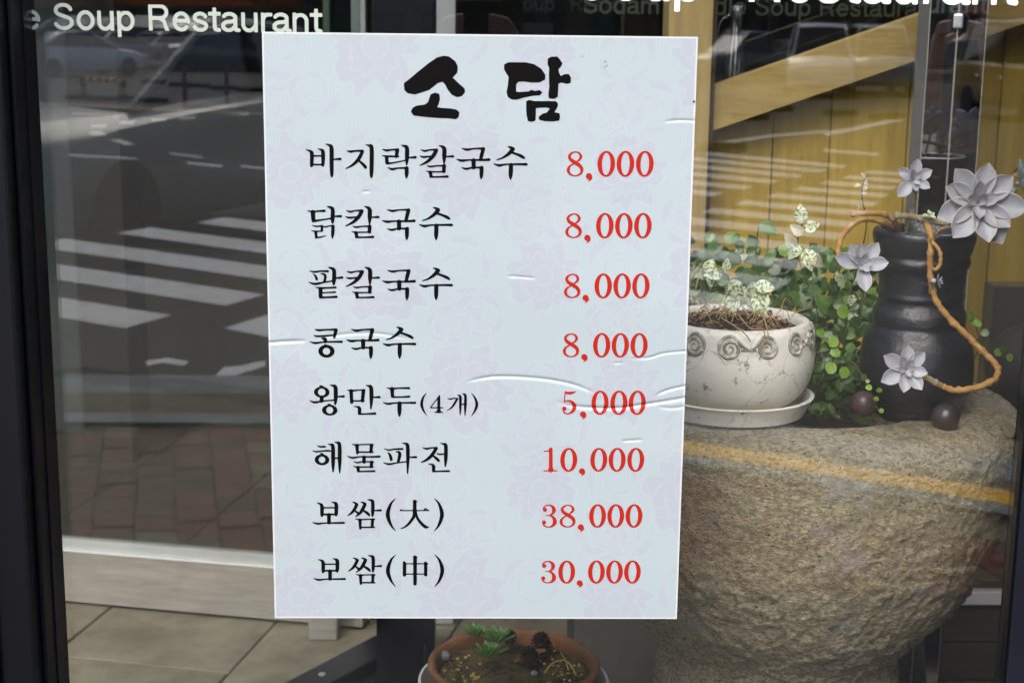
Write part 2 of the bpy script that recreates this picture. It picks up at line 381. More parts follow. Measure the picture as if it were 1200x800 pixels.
# ---- shopfront building shell
XLf = P(57, 800, 1.66)[0]; XLs = P(76, 800, 1.70)[0]; XRs = P(1173, 800, 1.70)[0]; XRf = P(1190, 800, 1.66)[0]
fr = thing('shopfront_frame', 'dark slate and black metal frame around the shop window', 'window frame', (XLf, 1.66, 0))
obj('post', MB().box((XLf-.35, 1.60, 0), (XLf-.042, 1.72, 3.2), .004), m_slate, fr)
obj('post', MB().box((XLf-.040, 1.615, 0), (XLf, 1.72, 3.2), .004), m_frame, fr)
obj('glazing_bead', MB().box((XLf+.001, 1.640, 0), (XLf+.006, 1.72, 3.2), .001).box((XLf+.0065, 1.675, 0), (XLs, 1.72, 3.2), .001), m_frame, fr)
obj('post', MB().box((XRf, 1.688, 0), (XRf+.35, 1.72, 3.2), .002), m_slate, fr)
obj('glazing_bead', MB().box((XRs, 1.694, 0), (XRf-.002, 1.72, 3.2), .001), m_frame, fr)
obj('head_rail', MB().box((XLs, 1.66, 2.9), (XRs, 1.74, 3.2)), m_frame, fr)
obj('bottom_rail', MB().box((XLs, 1.66, 0), (XRs, 1.74, .09)), m_frame, fr)
pane = thing('shop_window_pane', 'large clear shop window pane reflecting the street', 'window pane', (0, 1.7, .1))
obj('pane', MB().box((XLs-.002, 1.7, .091), (XRs+.002, 1.708, 2.899)), m_glass, pane)
pan2 = thing('side_window_pane', 'clear shop window pane left of the slate frame, outside the view', 'window pane', (-2, 1.7, .1))
obj('pane', MB().box((-3.3, 1.7, .0), (XLf-.354, 1.708, 3.2)), m_glass, pan2)
obj('floor', MB().box((-3.2, 1.745, -.06), (3.2, 3.95, -.012)), m_grout, kind='structure')
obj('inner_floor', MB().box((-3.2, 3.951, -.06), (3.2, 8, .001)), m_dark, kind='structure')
flo = bpy.data.objects['floor']
# floor flags, joints running away to the right as in the photo
ja = PZ(348, 712, .0)[:2]; jb = PZ(262, 800, .0)[:2]      # one joint line
jdir = (PZ(325, 728, 0)[:2]-PZ(258, 800, 0)[:2]); jdir /= np.linalg.norm(jdir)
jn = np.array([jdir[1], -jdir[0]]); org = PZ(325, 728, 0)[:2]
tw = abs(np.dot(PZ(138, 705, 0)[:2]-org, jn))
for i in range(-7, 9):
    for j in range(-5, 6):
        L = .62; off = (.25 if i % 2 else 0)
        c0 = org+jn*(i*tw)+jdir*(j*L+off+.05)
        pts = [c0+jn*.0022+jdir*.0022, c0+jn*(tw-.0022)+jdir*.0022, c0+jn*(tw-.0022)+jdir*(L-.0022), c0+jn*.0022+jdir*(L-.0022)]
        if min(p[1] for p in pts) < 1.76 or max(p[1] for p in pts) > 4.4 or abs(c0[0]) > 2.4: continue
        z = rnd.uniform(.0, .004)
        bm = bmesh.new(); q = [bm.verts.new((p[0], p[1], z)) for p in pts]; fce = bm.faces.new(q)
        r = bmesh.ops.extrude_face_region(bm, geom=[fce])
        for v in r['geom']:
            if isinstance(v, bmesh.types.BMVert): v.co.z -= .03
        bmesh.ops.recalc_face_normals(bm, faces=bm.faces); bmesh.ops.bevel(bm, geom=[e for e in bm.edges if abs(e.verts[0].co.z-z) < 1e-4 and abs(e.verts[1].co.z-z) < 1e-4], offset=.003, segments=1, affect='EDGES')
        obj('flagstone', MB().bm(bm), m_tile, flo)
obj('ceiling', MB().box((-3.2, 3.45, 3.0), (3.2, 8.0, 3.2)), m_ceil, kind='structure')
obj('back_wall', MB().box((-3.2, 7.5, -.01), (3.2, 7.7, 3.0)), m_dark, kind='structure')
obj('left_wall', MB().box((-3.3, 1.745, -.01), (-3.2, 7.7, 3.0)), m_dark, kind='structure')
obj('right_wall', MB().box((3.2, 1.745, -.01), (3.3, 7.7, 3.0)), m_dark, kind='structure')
obj('facade', MB().box((-9, 1.63, 3.202), (9, 1.78, 3.24)).box((-9, 1.63, 0), (-3.3, 1.9, 3.2)).box((XRf+.352, 1.63, 0), (9, 1.9, 3.2)), m_shop[0], kind='structure')

# ---- glass door with aluminium bottom rail, hinged ajar
dA = PZ(75, 700, .02); dB = PZ(322, 722, .02)
ddir = (dB-dA)[:2]; ddir /= np.linalg.norm(ddir); dn = np.array([-ddir[1], ddir[0]])
def dpt(s, t): q = dA[:2]+ddir*s+dn*t; return (q[0], q[1])
def dbox(mb, s0, s1, t0, t1, z0, z1):
    p = [dpt(s0, t0), dpt(s1, t0), dpt(s1, t1), dpt(s0, t1)]
    return mb.add([(*q, z0) for q in p]+[(*q, z1) for q in p], [(3, 2, 1, 0), (4, 5, 6, 7), (0, 1, 5, 4), (1, 2, 6, 5), (2, 3, 7, 6), (3, 0, 4, 7)])
zr1 = P(75, 645, float(dA[1]))[2]; zr2 = P(75, 633, float(dA[1]))[2]
s_end = .80
door = thing('glass_door', 'glass door with a wide aluminium bottom rail behind the menu', 'door', (float(dA[0]), float(dA[1]), 0))
obj('bottom_rail', dbox(MB(), -.35, s_end, 0, .045, .012, zr1), m_alu, door)
obj('glazing_bead', dbox(MB(), -.35, s_end, .006, .04, zr1+.0005, zr2), m_alu_white, door)
obj('rail_edge', dbox(MB(), -.35, s_end, -.003, .004, zr1-.001, zr1+.003), m_edge, door)
obj('pane', dbox(MB(), -.35, s_end, .018, .028, zr2-.005, 2.3), m_door_glass, door)
xb = P(398, 0, 3.66)[0]
def pole(px0, px1, y, name, m, lab, cat, z1=2.99, dep=.05):
    x0 = P(px0, 0, y)[0]; x1 = P(px1, 0, y)[0]
    o = obj(name, MB().box((x0, y, .005), (x1, y+dep, z1), .003), m); tag(o, lab, cat); return o
pole(411, 428, 3.62, 'door_jamb', m_alu_white, 'narrow pale aluminium door jamb, leftmost of the two bright uprights above the menu', 'door jamb')
pole(508, 534, 3.60, 'aluminium_mullion', m_alu_white, 'wider pale aluminium upright, right of the two bright ones above the menu', 'mullion')
pole(378, 386, 4.0, 'green_jamb', mat('green_grey', (.12, .16, .12), .5), 'thin grey green upright behind the end of the lettering', 'door jamb')
y = 3.16
x0 = P(441, 760, y)[0]; x1 = P(509, 760, y)[0]
bp = thing('black_door_post', 'black metal post standing on the floor below the menu', 'post', (x0, y, 0))
obj('post', MB().box((x0, y, .004), (x1, y+.13, 2.99), .004), m_frame, bp)
xh = P(499, 770, y-.02)[0]; zh = P(499, 770, y-.02)[2]
obj('handle', MB().box((xh-.005, y-.022, zh-.15), (xh+.004, y-.001, zh+.028), .003), m_slate, bp)
a = PZ(452, 738, .07); b = PZ(322, 806, .07); d = (b-a)[:2]; L = np.linalg.norm(d); d /= L
ang = math.atan2(d[1], d[0])
mb = MB().box((0, -.005, .002), (.75, .085, .07), .006)
fr2 = thing('floor_frame', 'low black metal frame lying on the floor left of the black post', 'frame', (float(a[0]), float(a[1]), 0), ang)
obj('rail', mb, m_frame, fr2, local=True)
obj('inner_rail', MB().box((0, .09, .002), (.75, .12, .045), .004), m_frame, fr2, local=True)
obj('bolt_head', MB().lathe([(.008, .0705), (.008, .074), (.001, .076)], (.28, .04), 16), m_alu, fr2, local=True, smooth='auto')
q = PZ(379, 750, .005)
obj('door_stop', MB().box((q[0]-.036, q[1], .004), (q[0]+.034, q[1]+.08, .10), .006), m_alu, label='small grey metal block on the stone floor under the menu', cat='door stop')
# ---- dark interior behind
x0 = P(95, 400, 5.0)[0]; x1 = P(150, 400, 5.0)[0]
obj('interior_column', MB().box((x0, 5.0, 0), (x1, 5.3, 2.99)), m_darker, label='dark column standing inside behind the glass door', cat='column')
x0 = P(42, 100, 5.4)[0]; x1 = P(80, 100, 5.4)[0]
obj('pale_infill', MB().box((x0, 5.4, 0), (x1, 5.8, 1.6), .01), mat('infill_grey', (.10, .115, .115), .7, var=.3, scale=4), label='tall grey cabinet far inside at the left edge of the door', cat='infill')  # plain grey box added left of the dark column
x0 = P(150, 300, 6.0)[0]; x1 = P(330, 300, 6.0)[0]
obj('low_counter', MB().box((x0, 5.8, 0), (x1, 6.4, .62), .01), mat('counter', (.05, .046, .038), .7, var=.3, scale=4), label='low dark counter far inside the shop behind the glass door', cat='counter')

# ---- wood wall right of the menu
WY = 2.95
ww = thing('plank_wall', 'yellow brown wall of upright wooden planks behind the potted plants', 'wall', (.3, WY, 0))
edges = [782, 905, 972, 1062, 1104, 1168, 1250, 1340]
for i in range(len(edges)-1):
    xa = P(edges[i], 180, WY)[0]+.0015; xb_ = P(edges[i+1], 180, WY)[0]-.0015
    def topz(x):                                   # underside of the stair beam
        p0 = P(835, 130, WY); p1 = P(1200, 0, WY); return p0[2]+(p1[2]-p0[2])*(x-p0[0])/(p1[0]-p0[0])
    za, zb = topz(xa), topz(xb_); z0 = .50; yo = rnd.uniform(-.002, .003)
    obj('plank', MB().add([(xa, WY+yo, z0), (xb_, WY+yo, z0), (xb_, WY+yo, zb), (xa, WY+yo, za), (xa, WY+.03, z0), (xb_, WY+.03, z0), (xb_, WY+.03, zb), (xa, WY+.03, za)],
        [(0, 1, 2, 3), (7, 6, 5, 4), (0, 4, 5, 1), (1, 5, 6, 2), (2, 6, 7, 3), (3, 7, 4, 0)]), m_wood, ww)
obj('backing', MB().box((P(790, 180, WY)[0], WY+.075, 0), (2.2, WY+.09, 1.05)), m_darker, ww)
y = 2.87
c = [P(833, 103, y), P(833, 154, y), P(1330, -17, y), P(1330, -70, y)]
obj('stair_beam', MB().add([(*q_,) for q_ in c]+[(q_[0], q_[1]+.06, q_[2]) for q_ in c], [(0, 1, 2, 3), (7, 6, 5, 4), (0, 4, 5, 1), (1, 5, 6, 2), (2, 6, 7, 3), (3, 7, 4, 0)]), m_beam,
    label='sloping pine beam rising to the right across the plank wall', cat='beam')
y = 2.83
x0 = P(778, 200, y)[0]; x1 = P(829, 200, y)[0]; x2 = P(834, 200, y)[0]
col = thing('wooden_post', 'upright wooden post right beside the menu poster', 'post', (x0, y, 0))
obj('post', MB().box((x0, y, .492), (x1, y+.09, 2.99), .002), m_column, col)
obj('dark_batten', MB().box((x1+.001, y+.03, .492), (x2+.004, y+.09, 2.99)), m_dboard, col)  # darker brown batten along the joint beside the post
# base of the wall
obj('stone_plinth', MB().box((.20, 2.80, .0), (.655, 3.02, .49), .006), mat('plinth_stone', (.11, .105, .085), .8, var=.4, scale=9, bump=.2), label='low grey stone plinth under the wooden post behind the basin foot', cat='plinth')
base = thing('wall_base', 'brown boarded wall base with a painted light reflection and a metal strip behind the stone basin foot', 'wall base', (.8, 2.9, 0))
zb = [.02, .195, .278, .355]
yb = 2.86
for i in range(3):
    obj('board', MB().box((.66, yb, zb[i]), (2.0, yb+.03, zb[i+1]-.004), .002), m_dboard, base)
za = P(1150, 706, yb)[2]; zc = P(1150, 691, yb)[2]; ze = P(1150, 681, yb)[2]; zf = P(1150, 667, yb)[2]
obj('metal_glint_strip', MB().box((.66, yb-.012, za), (2.0, yb+.03, zc), .002), mat('reflection_white', (.9, .9, .88), .35), base)  # white strip painted in for a bright light reflection on the wall base
obj('metal_glint_strip', MB().box((.66, yb+.004, ze), (2.0, yb+.03, zf), .002), m_alu, base)
obj('gap', MB().box((.66, yb+.012, zc+.0005), (2.0, yb+.03, ze-.0005)), m_darker, base)
obj('sill', MB().box((.66, yb+.008, zf+.0005), (2.0, yb+.10, .499)), mat('orange_wood', (.17, .085, .02), .5, var=.4, scale=8, stretch=(1, 5, 5)), base)
# dark reflective strip panel with glass edges
cx, cy = P(1119, 80, 2.6)[0], 2.6
pan = thing('tinted_glass_panel', 'narrow upright dark glass panel with bright edges behind the black jar', 'glass panel', (float(cx), cy, 0))
hw = (P(1150, 0, 2.6)[0]-P(1087, 0, 2.6)[0])/2; x8 = P(1079, 0, 2.6)[0]-cx
ang = math.atan2(cx, cy); pan.rotation_euler = (0, 0, -ang)
obj('pane', MB().box((-hw, 0, .02), (hw, .006, 2.98)), m_dark_glass, pan, local=True)
obj('backing', MB().box((-hw, .012, .02), (hw, .02, 2.98)), m_darker, pan, local=True)
obj('edge_strip', MB().box((-hw-.0012, -.002, .02), (-hw-.0002, .02, 2.98)), m_edge, pan, local=True)
obj('edge_strip', MB().box((hw+.0002, -.002, .02), (hw+.0012, .02, 2.98)), m_edge, pan, local=True)
obj('seam_strip', MB().box((-.0016, -.0025, .02), (.0012, -.0005, 2.98)), m_alu, pan, local=True)
obj('side_strip', MB().box((x8, .003, .02), (-hw-.0022, .02, 2.98)), mat('grey_side', (.10, .10, .09), .3), pan, local=True)
obj('clip', MB().box((-.008, -.01, P(1119, 25, 2.6)[2]-.012), (.008, -.003, P(1119, 25, 2.6)[2]+.012), .003), m_edge, pan, local=True)
# dark cabinet added right of the planks, below, to show reflections
x0 = P(1163, 350, 2.80)[0]; zt = P(1165, 335, 2.80)[2]
obj('dark_infill', MB().box((x0, 2.80, .47), (2.0, 2.855, zt), .004), mat('infill_gloss', (.06, .062, .058), .12), label='added low dark glossy cabinet at the right behind the stone basin', cat='infill')
obj('round_back_stool', MB().sphere((P(1192, 405, 2.70)[0]+.02, 2.70, P(1192, 415, 2.70)[2]-.02), .075, 20, 12), m_darker, smooth=True, label='dark round backrest at the right edge beside the dark cabinet', cat='stool')
# glass bottle on the stair beam
xb = P(862, 60, 3.1)[0]; z0 = P(862, 112, 3.1)[2]
ln = thing('glass_carafe', 'clear glass carafe with a thin handle in the dark opening above the beam', 'carafe', (float(xb), 3.1, float(z0)))
k = 3.1/1785
prof = [(13*k, z0), (14*k, z0+10*k), (12*k, z0+55*k), (8*k, z0+70*k), (7*k, z0+95*k), (9*k, z0+102*k), (7.5*k, z0+102*k), (6*k, z0+94*k), (7*k, z0+70*k), (11*k, z0+54*k), (12.5*k, z0+10*k), (1e-4, z0+3*k)]
obj('body', MB().lathe(prof, (xb, 3.1), 32), m_clear, ln, smooth=True)
obj('handle', MB().tube(smooth_path([(xb-8*k, 3.1, z0+92*k), (xb-20*k, 3.1, z0+80*k), (xb-22*k, 3.1, z0+40*k), (xb-13*k, 3.1, z0+15*k)]), 1.1*k, 8), m_clear, ln, smooth=True)
obj('shelf', MB().box((x2+.01, 3.02, z0-.03), (1.9, 3.35, z0-.003)), m_dboard, label='dark shelf behind the stair beam that carries the carafe', cat='shelf')
# ================================================================== LETTERING ON GLASS
gp = thing('inner_ghost_lettering', 'faint dark green restaurant lettering on the inner glass above the beam', 'ghosting', (0.3, 3.3, 1.5))
xl = P(682, 15, 3.3)[0]; xr = P(1080, 15, 3.3)[0]; zt = P(860, 18, 3.3)[2]
obj('pane', MB().box((.1, 3.3, 1.3), (1.9, 3.306, 2.6)), m_door_glass, gp)
# ================================================================== MENU POSTER
PY = 1.6965
c0 = P(307, 38, PY); c1 = P(818, 43, PY); c2 = P(793, 724, PY); c3 = P(322, 724, PY)
PX0, PX1 = (c0[0]+c3[0])/2, (c1[0]+c2[0])/2; PZ0, PZ1 = (c2[2]+c3[2])/2, (c0[2]+c1[2])/2
poster = thing('menu_poster', 'white glossy menu poster with black Korean dishes and red prices stuck on the window', 'menu', (PX0, PY, PZ0))
def uv(px, py): q = P(px, py, PY); return np.array([q[0]-PX0, q[2]-PZ0])
CRE = [([(545, 447), (580, 441), (630, 443), (670, 450), (699, 461)], 1.0, 1.5), ([(650, 470), (675, 476), (720, 478), (760, 473), (803, 466)], 1.0, 1.7),
       ([(768, 463), (782, 457), (803, 452)], .9, 1.3), ([(735, 420), (760, 419), (777, 414), (805, 411)], .75, 1.1), ([(311, 402), (335, 400), (361, 399)], 1.0, 1.6),
       ([(366, 397), (410, 391), (445, 391), (482, 398)], .6, 1.5), ([(594, 323), (628, 326)], .7, 1.0), ([(424, 224.5), (434, 224.5)], .6, .9),
       ([(777, 143), (796, 141), (817, 142)], .7, 1.1), ([(728, 516.5), (754, 515)], .7, 1.1), ([(718, 425), (730, 425)], .5, 1), ([(770, 476), (786, 478), (803, 476)], .6, 1.5), ([(546, 69.5), (593, 72)], .0, 1)]
CRE = [(np.array([uv(*p) for p in smooth_path([(a, b) for a, b in pl], 5)]), A*.0016, w*.00105) for pl, A, w in CRE]
def disp(X, Z):
    d = np.zeros_like(X)
    for pl, A, w in CRE:
        if A == 0: continue
        best = np.full_like(X, 1e9); tt = np.zeros_like(X); sgn = np.zeros_like(X); n = len(pl)-1
        x0, x1 = pl[:, 0].min(), pl[:, 0].max(); z0, z1 = pl[:, 1].min(), pl[:, 1].max()
        msk = (X > x0-.01) & (X < x1+.01) & (Z > z0-.012) & (Z < z1+.012)
        if not msk.any(): continue
        x = X[msk]; z = Z[msk]; bb = np.full_like(x, 1e9); t_ = np.zeros_like(x)
        for i in range(n):
            a, b = pl[i], pl[i+1]; ab = b-a
            t = np.clip(((x-a[0])*ab[0]+(z-a[1])*ab[1])/(ab@ab), 0, 1)
            dd = np.hypot(x-a[0]-t*ab[0], z-a[1]-t*ab[1]); m_ = dd < bb
            bb = np.where(m_, dd, bb); t_ = np.where(m_, (i+t)/n, t_)
        taper = np.clip(np.sin(np.pi*np.clip(t_, 0, 1))*1.6, .0, 1)
        if x1 > PX1-PX0-.004: taper = np.clip(t_*3, 0, 1)
        if x0 < .003: taper = np.clip((1-t_)*3, 0, 1)
        d[msk] += A*taper*np.exp(-(bb/w)**2)
    # gentle waviness of the film
    d += .00022*np.sin(Z*38+X*7)+.00018*np.sin(X*31+Z*11)
    return d
WID, HEI = PX1-PX0, PZ1-PZ0
NX, NZ = 400, 570
gx = np.linspace(0, WID, NX); gzv = np.linspace(0, HEI, NZ); X, Z = np.meshgrid(gx, gzv)
D = disp(X, Z)
# printed damask: flowers and scrolls
npr = np.random.RandomState(5)
til = np.zeros_like(X); lin = np.zeros_like(X)
def flower(cx, cz, R, n, a0):
    dx, dz = X-cx, Z-cz; r = np.hypot(dx, dz); a = np.arctan2(dz, dx)+a0
    prof = R*(.58+.36*np.abs(np.cos(n*a/2+.35*np.sin(3*a)))**.6+.07*np.sin(11*a+3*r/R)+.05*np.sin(17*a))
    ins = np.clip((prof-r)/.003, 0, 1); vein = np.abs(((a*n/2/np.pi*3+3.0*r/R) % 1)-.5)
    core = np.clip((R*.24-r)/.002, 0, 1)
    l = np.exp(-((r-prof*.62)/.0016)**2)*.9+np.exp(-((r-prof)/.0013)**2)+np.exp(-((r-R*.24)/.0013)**2)+(vein < .05)*ins*(r > R*.28)*.6
    return ins*(1-.3*core), l*(r < prof+.004)
def scroll(cx, cz, R, a0, sg):
    th_ = np.linspace(0, 3.6*np.pi, 46); rr = R*(.12+.88*th_/th_[-1]); px_ = cx+rr*np.cos(sg*th_+a0); pz_ = cz+rr*np.sin(sg*th_+a0)
    best = np.full_like(X, 1e9); m_ = np.hypot(X-cx, Z-cz) < R*1.25
    x = X[m_]; z = Z[m_]; bb = np.full_like(x, 1e9); tt = np.zeros_like(x)
    for i in range(len(th_)):
        dd = np.hypot(x-px_[i], z-pz_[i]); s_ = dd < bb; bb = np.where(s_, dd, bb); tt = np.where(s_, i/len(th_), tt)
    out = np.zeros_like(X); out2 = np.zeros_like(X)
    wdt = .0015+.0055*tt*np.abs(np.sin(tt*26)); out[m_] = np.clip((wdt-bb)/.0012, 0, 1); out2[m_] = np.exp(-((bb-wdt)/.001)**2)
    return out, out2
PW = .185
for iz in range(-1, 7):
    for ix in range(-1, 6):
        cx = ix*PW+(PW/2 if iz % 2 else 0)+.03+npr.uniform(-.01, .01); cz = iz*.125+.03+npr.uniform(-.01, .01)
        if -0.08 < cx < WID+.08 and -.08 < cz < HEI+.08:
            a, b = flower(cx, cz, .058 if (ix+iz) % 2 else .046, 5 if (ix+iz) % 2 else 7, ix*1.3+iz*.7)
            til = np.maximum(til, a); lin = np.maximum(lin, b)
            for (ox, oz, rr_, sg) in ((.088, .012, .036, 1), (.070, -.055, .030, -1), (-.012, .075, .028, -1), (-.07, -.05, .03, 1)):
                a, b = scroll(cx+ox, cz+oz, rr_, ix+iz*2.1+ox*40, sg); til = np.maximum(til, a*.75); lin = np.maximum(lin, b*.6)
# low-frequency unevenness and fine ripple print
rip = .5+.5*np.sin(X*2*np.pi/.0042+2.2*np.sin(Z*95+np.sin(X*60)*2))
base = np.array([.403, .468, .482]); lil = np.array([.392, .412, .46]); lt = np.array([.45, .50, .512])
col = base[None, None]*(1-.85*til[..., None])+lil[None, None]*(.85*til[..., None])
col = col+(lt-col)*(.55*np.clip(lin, 0, 1))[..., None]
col = col*(1-.025*rip[..., None]*(1-til[..., None]))
edge = (X < .0016) | (X > WID-.0016) | (Z < .0018) | (Z > HEI-.0016)
col[edge] = (.60, .61, .61)
def poster_y(x, z): return PY-.0006+disp(x, z)
vs = np.stack([X+PX0, PY-.0006+D, Z+PZ0], -1).reshape(-1, 3)
idx = np.arange(NX*NZ).reshape(NZ, NX)
fs = np.stack([idx[:-1, :-1], idx[:-1, 1:], idx[1:, 1:], idx[1:, :-1]], -1).reshape(-1, 4)
me = bpy.data.meshes.new('sheet')
per = np.concatenate([idx[0, :], idx[1:, -1], idx[-1, -2::-1], idx[-2:0:-1, 0]])
bk = vs[per].copy(); bk[:, 1] = PY+.0026; nb = len(vs)
vs2 = np.concatenate([vs, bk]); np_ = len(per)
side = [(int(per[i]), nb+i, nb+(i+1) % np_, int(per[(i+1) % np_])) for i in range(np_)]
me.from_pydata((vs2-np.array([PX0, PY, PZ0])).tolist(), [], fs.tolist()+side+[tuple(range(nb, nb+np_))])
at = me.color_attributes.new('print', 'FLOAT_COLOR', 'POINT')
cc = np.ones((len(vs2), 4), dtype=np.float32); cc[:nb, :3] = col.reshape(-1, 3); cc[nb:, :3] = (.60, .61, .61)
at.data.foreach_set('color', cc.ravel())
m_print = mat('printed_film', (.7, .7, .7), .38, coat=.7); n = m_print.node_tree.nodes
a_ = n.new('ShaderNodeAttribute'); a_.attribute_name = 'print'; m_print.node_tree.links.new(a_.outputs['Color'], n['Principled BSDF'].inputs['Base Color'])
me.materials.append(m_print); me.shade_smooth(); me.set_sharp_from_angle(angle=R_(60))
sheet = bpy.data.objects.new('sheet', me); sc.collection.objects.link(sheet); sheet.parent = poster

# ---- glyphs: brush strokes traced as tapered paths; (origin x, y, scale) of the trace, strokes "x,y,w x,y,w ..."
G = {}
def g(name, ox, oy, s, txt): G[name] = (ox, oy, s, txt)
A = (355, 160, 8.571); B = (485, 160, 8.571)
g('바', *A, "32,133,10 75,148,26 90,175,40 88,270,36 85,295,28|150,125,8 185,134,24 202,160,40 202,270,34 198,290,28|100,195,16 190,195,16|100,282,18 190,282,18|232,77,12 265,88,24 287,115,42 288,250,42 290,370,36 290,405,16|305,230,14 345,227,22 375,226,28")
g('지', *A, "440,143,8 480,152,26 520,146,20 600,143,24|598,150,34 560,225,36 500,285,26 430,322,10|560,240,20 610,285,32 628,308,34|632,83,8 665,92,24 690,115,42 690,300,42 688,380,36 687,412,16")
g('락', *A, "798,127,8 840,140,24 900,132,18 955,131,26|948,138,40 938,200,34|795,190,8 840,198,20 960,200,18|840,205,36 845,262,38|850,270,24 920,262,16 1025,240,14|988,88,8 1015,95,24 1045,115,40 1045,210,42 1042,280,18|1065,212,14 1100,210,22 1130,208,28|850,310,6 895,328,26 950,318,18 1045,315,24|1042,318,42 1042,380,38 1038,415,16")
g('칼', *B, "70,132,8 110,145,22 160,134,16 225,132,24|226,138,38 190,200,38 130,255,28 60,290,10|60,195,8 100,206,22 170,198,16|250,92,8 280,100,24 305,125,42 305,200,42 303,263,20|325,202,14 360,200,20 393,199,26|130,290,6 165,302,20 230,294,16 312,293,20|304,295,40 300,350,36|120,345,6 165,354,16 315,353,14|165,360,38 172,400,32|165,405,20 250,405,18 338,401,26")
g('국', *B, "480,118,8 535,132,26 600,122,16 700,120,24|698,124,38 682,180,38 670,232,34|428,228,8 480,242,28 550,236,18 680,236,22 755,232,30|600,240,44 600,310,42|478,310,6 525,325,24 590,312,18 680,312,22|680,314,42 678,385,38 675,423,14")
g('수', *B, "945,101,10 972,110,26 994,126,42|990,132,40 950,175,34 890,215,20 835,233,12|975,157,24 1040,180,26 1080,198,32 1106,215,24|803,274,10 855,290,28 920,280,18 1050,278,22 1130,279,28|975,285,42 972,380,42 970,428,14")
C3 = (355, 235, 6.667)
g('닭', *C3, "35,80,6 75,86,16 120,82,14 167,80,22|78,90,36 82,150,32|80,160,22 150,150,14 225,138,12|188,45,6 210,52,20 232,68,30 232,140,32 232,172,18|245,124,10 275,122,18 297,122,20|72,192,5 105,201,14 155,196,11|150,200,22 148,235,20|65,233,5 95,239,12 155,238,10|100,244,24 105,282,22|100,290,13 140,284,12 182,273,6|158,199,5 178,205,13 215,196,11 240,196,14|235,200,27 233,260,26 230,293,10")
g('팥', *C3, "52,548,6 90,556,16 140,550,14 195,551,20|80,572,8 100,590,18 108,613,22|140,570,8 170,577,20 175,605,22 165,635,18|48,636,8 95,650,20 160,638,14 225,628,12|198,520,6 220,527,20 243,545,30 243,620,32 240,655,16|255,604,10 285,602,18 307,600,20|98,675,6 140,682,17 200,680,14 255,677,18|138,688,32 138,748,30|150,719,12 200,717,12 252,714,16|135,756,18 200,754,16 262,751,22")
g('콩', 355, 375, 8.571, "120,90,8 160,100,24 230,95,18 335,93,24|332,98,38 315,172,26|108,150,8 150,160,20 300,152,18|185,180,10 222,190,36 226,215,34|70,215,8 125,228,24 200,219,16 320,215,20 390,216,26|218,245,12 240,254,24|O,237,310,82,65,37,35")
D5 = (355, 440, 8.571)
g('왕', *D5, "168,98,10 195,108,26|O,190,162,78,56,38,36|190,215,42 188,250,40|70,248,8 120,265,24 190,253,16 310,243,15|272,90,8 300,98,22 327,115,40 330,220,40 325,283,20|345,208,13 380,206,20 410,205,26|250,281,8 272,290,24|O,270,343,78,55,35,35")
g('만', *D5, "445,142,8 490,148,20 560,143,15 622,140,14|484,150,38 490,265,32|608,148,38 598,250,34|500,250,16 615,250,16|632,95,8 660,101,22 685,120,40 688,230,38 683,328,16|705,215,13 740,213,20 770,213,25|512,305,8 545,310,18 568,325,36 568,375,34|562,382,20 640,381,18 725,377,26")
g('두', *D5, "845,120,8 890,129,22 960,123,16 1066,123,24|895,130,40 900,205,34|896,212,20 980,212,16 1068,208,24|805,266,8 855,280,24 930,271,16 1050,270,20 1126,270,26|970,275,42 970,360,40 968,403,16")
E6 = (480, 445, 13.333)
g('sl', *E6, "278,190,4 215,265,30 188,370,46 215,470,32 278,560,4")
g('4', *E6, "466,240,14 400,330,16 328,425,16|472,232,10 458,290,44 456,495,46|325,430,18 520,430,18|395,502,18 515,502,18|420,500,6 456,470,46 495,500,6")
g('개', *E6, "588,285,8 640,295,24 700,282,20 755,285,22|742,292,36 690,385,34 640,440,24 580,475,8|740,230,8 770,238,24 792,262,42 793,400,40 790,540,16|800,375,20 860,375,20|818,210,8 850,220,28 872,245,42 870,400,44 865,550,16")
g('sr', *E6, "958,195,4 1020,275,30 1050,380,46 1020,475,32 958,570,4")
F7 = (360, 510, 13.333)
g('해', *F7, "155,150,10 200,172,28 270,170,32 288,174,22|80,232,10 140,250,28 220,240,24 330,234,32 365,240,20|200,270,10 240,287,34|O,232,375,115,86,52,50|322,128,10 365,140,30 402,168,58 405,400,60 405,558,26|420,350,24 490,350,24|425,100,10 470,110,34 505,142,58 508,400,58 508,578,22")
g('물', *F7, "700,132,12 760,145,26 850,138,22 1030,136,24|778,152,58 785,272,42|1005,148,54 995,252,50|800,255,26 1028,255,26|625,318,12 710,345,34 820,329,24 1000,330,30 1130,326,38|888,335,58 888,410,56|725,403,10 790,420,26 860,408,22 1035,406,24|1008,412,52 1000,485,50|720,475,12 790,487,24 1030,488,24|794,497,58 800,548,44|790,560,26 900,556,26 1052,553,34")
H8 = (445, 510, 13.333)
g('파', *H8, "68,202,12 140,225,26 220,212,26 355,208,36|122,258,12 160,300,42 180,372,50|250,250,14 305,262,44 312,310,54 290,400,44|55,420,12 140,445,34 250,427,24 410,407,22|352,115,12 400,125,34 435,158,58 440,350,56 435,588,22|470,338,20 530,335,34 568,335,38")
g('전', *H8, "668,187,12 735,205,34 810,190,24 895,187,28|883,198,52 810,310,56 720,385,40 645,415,16|830,310,28 890,360,48 922,392,40|885,275,12 930,290,28 1010,287,26|948,118,12 1000,130,34 1032,158,58 1032,350,58 1025,478,24|755,440,12 810,450,28 840,478,56 840,545,50|830,560,28 940,556,28 1083,553,34")
I9 = (360, 575, 13.333)
g('보', *I9, "150,180,10 200,195,34 230,228,56 232,340,56 230,382,40|378,165,10 425,178,34 455,208,58 455,340,56 450,372,38|250,255,24 440,255,24|250,360,32 440,358,32|340,365,60 342,490,58|82,482,12 160,505,34 270,495,24 480,492,32 573,490,38")
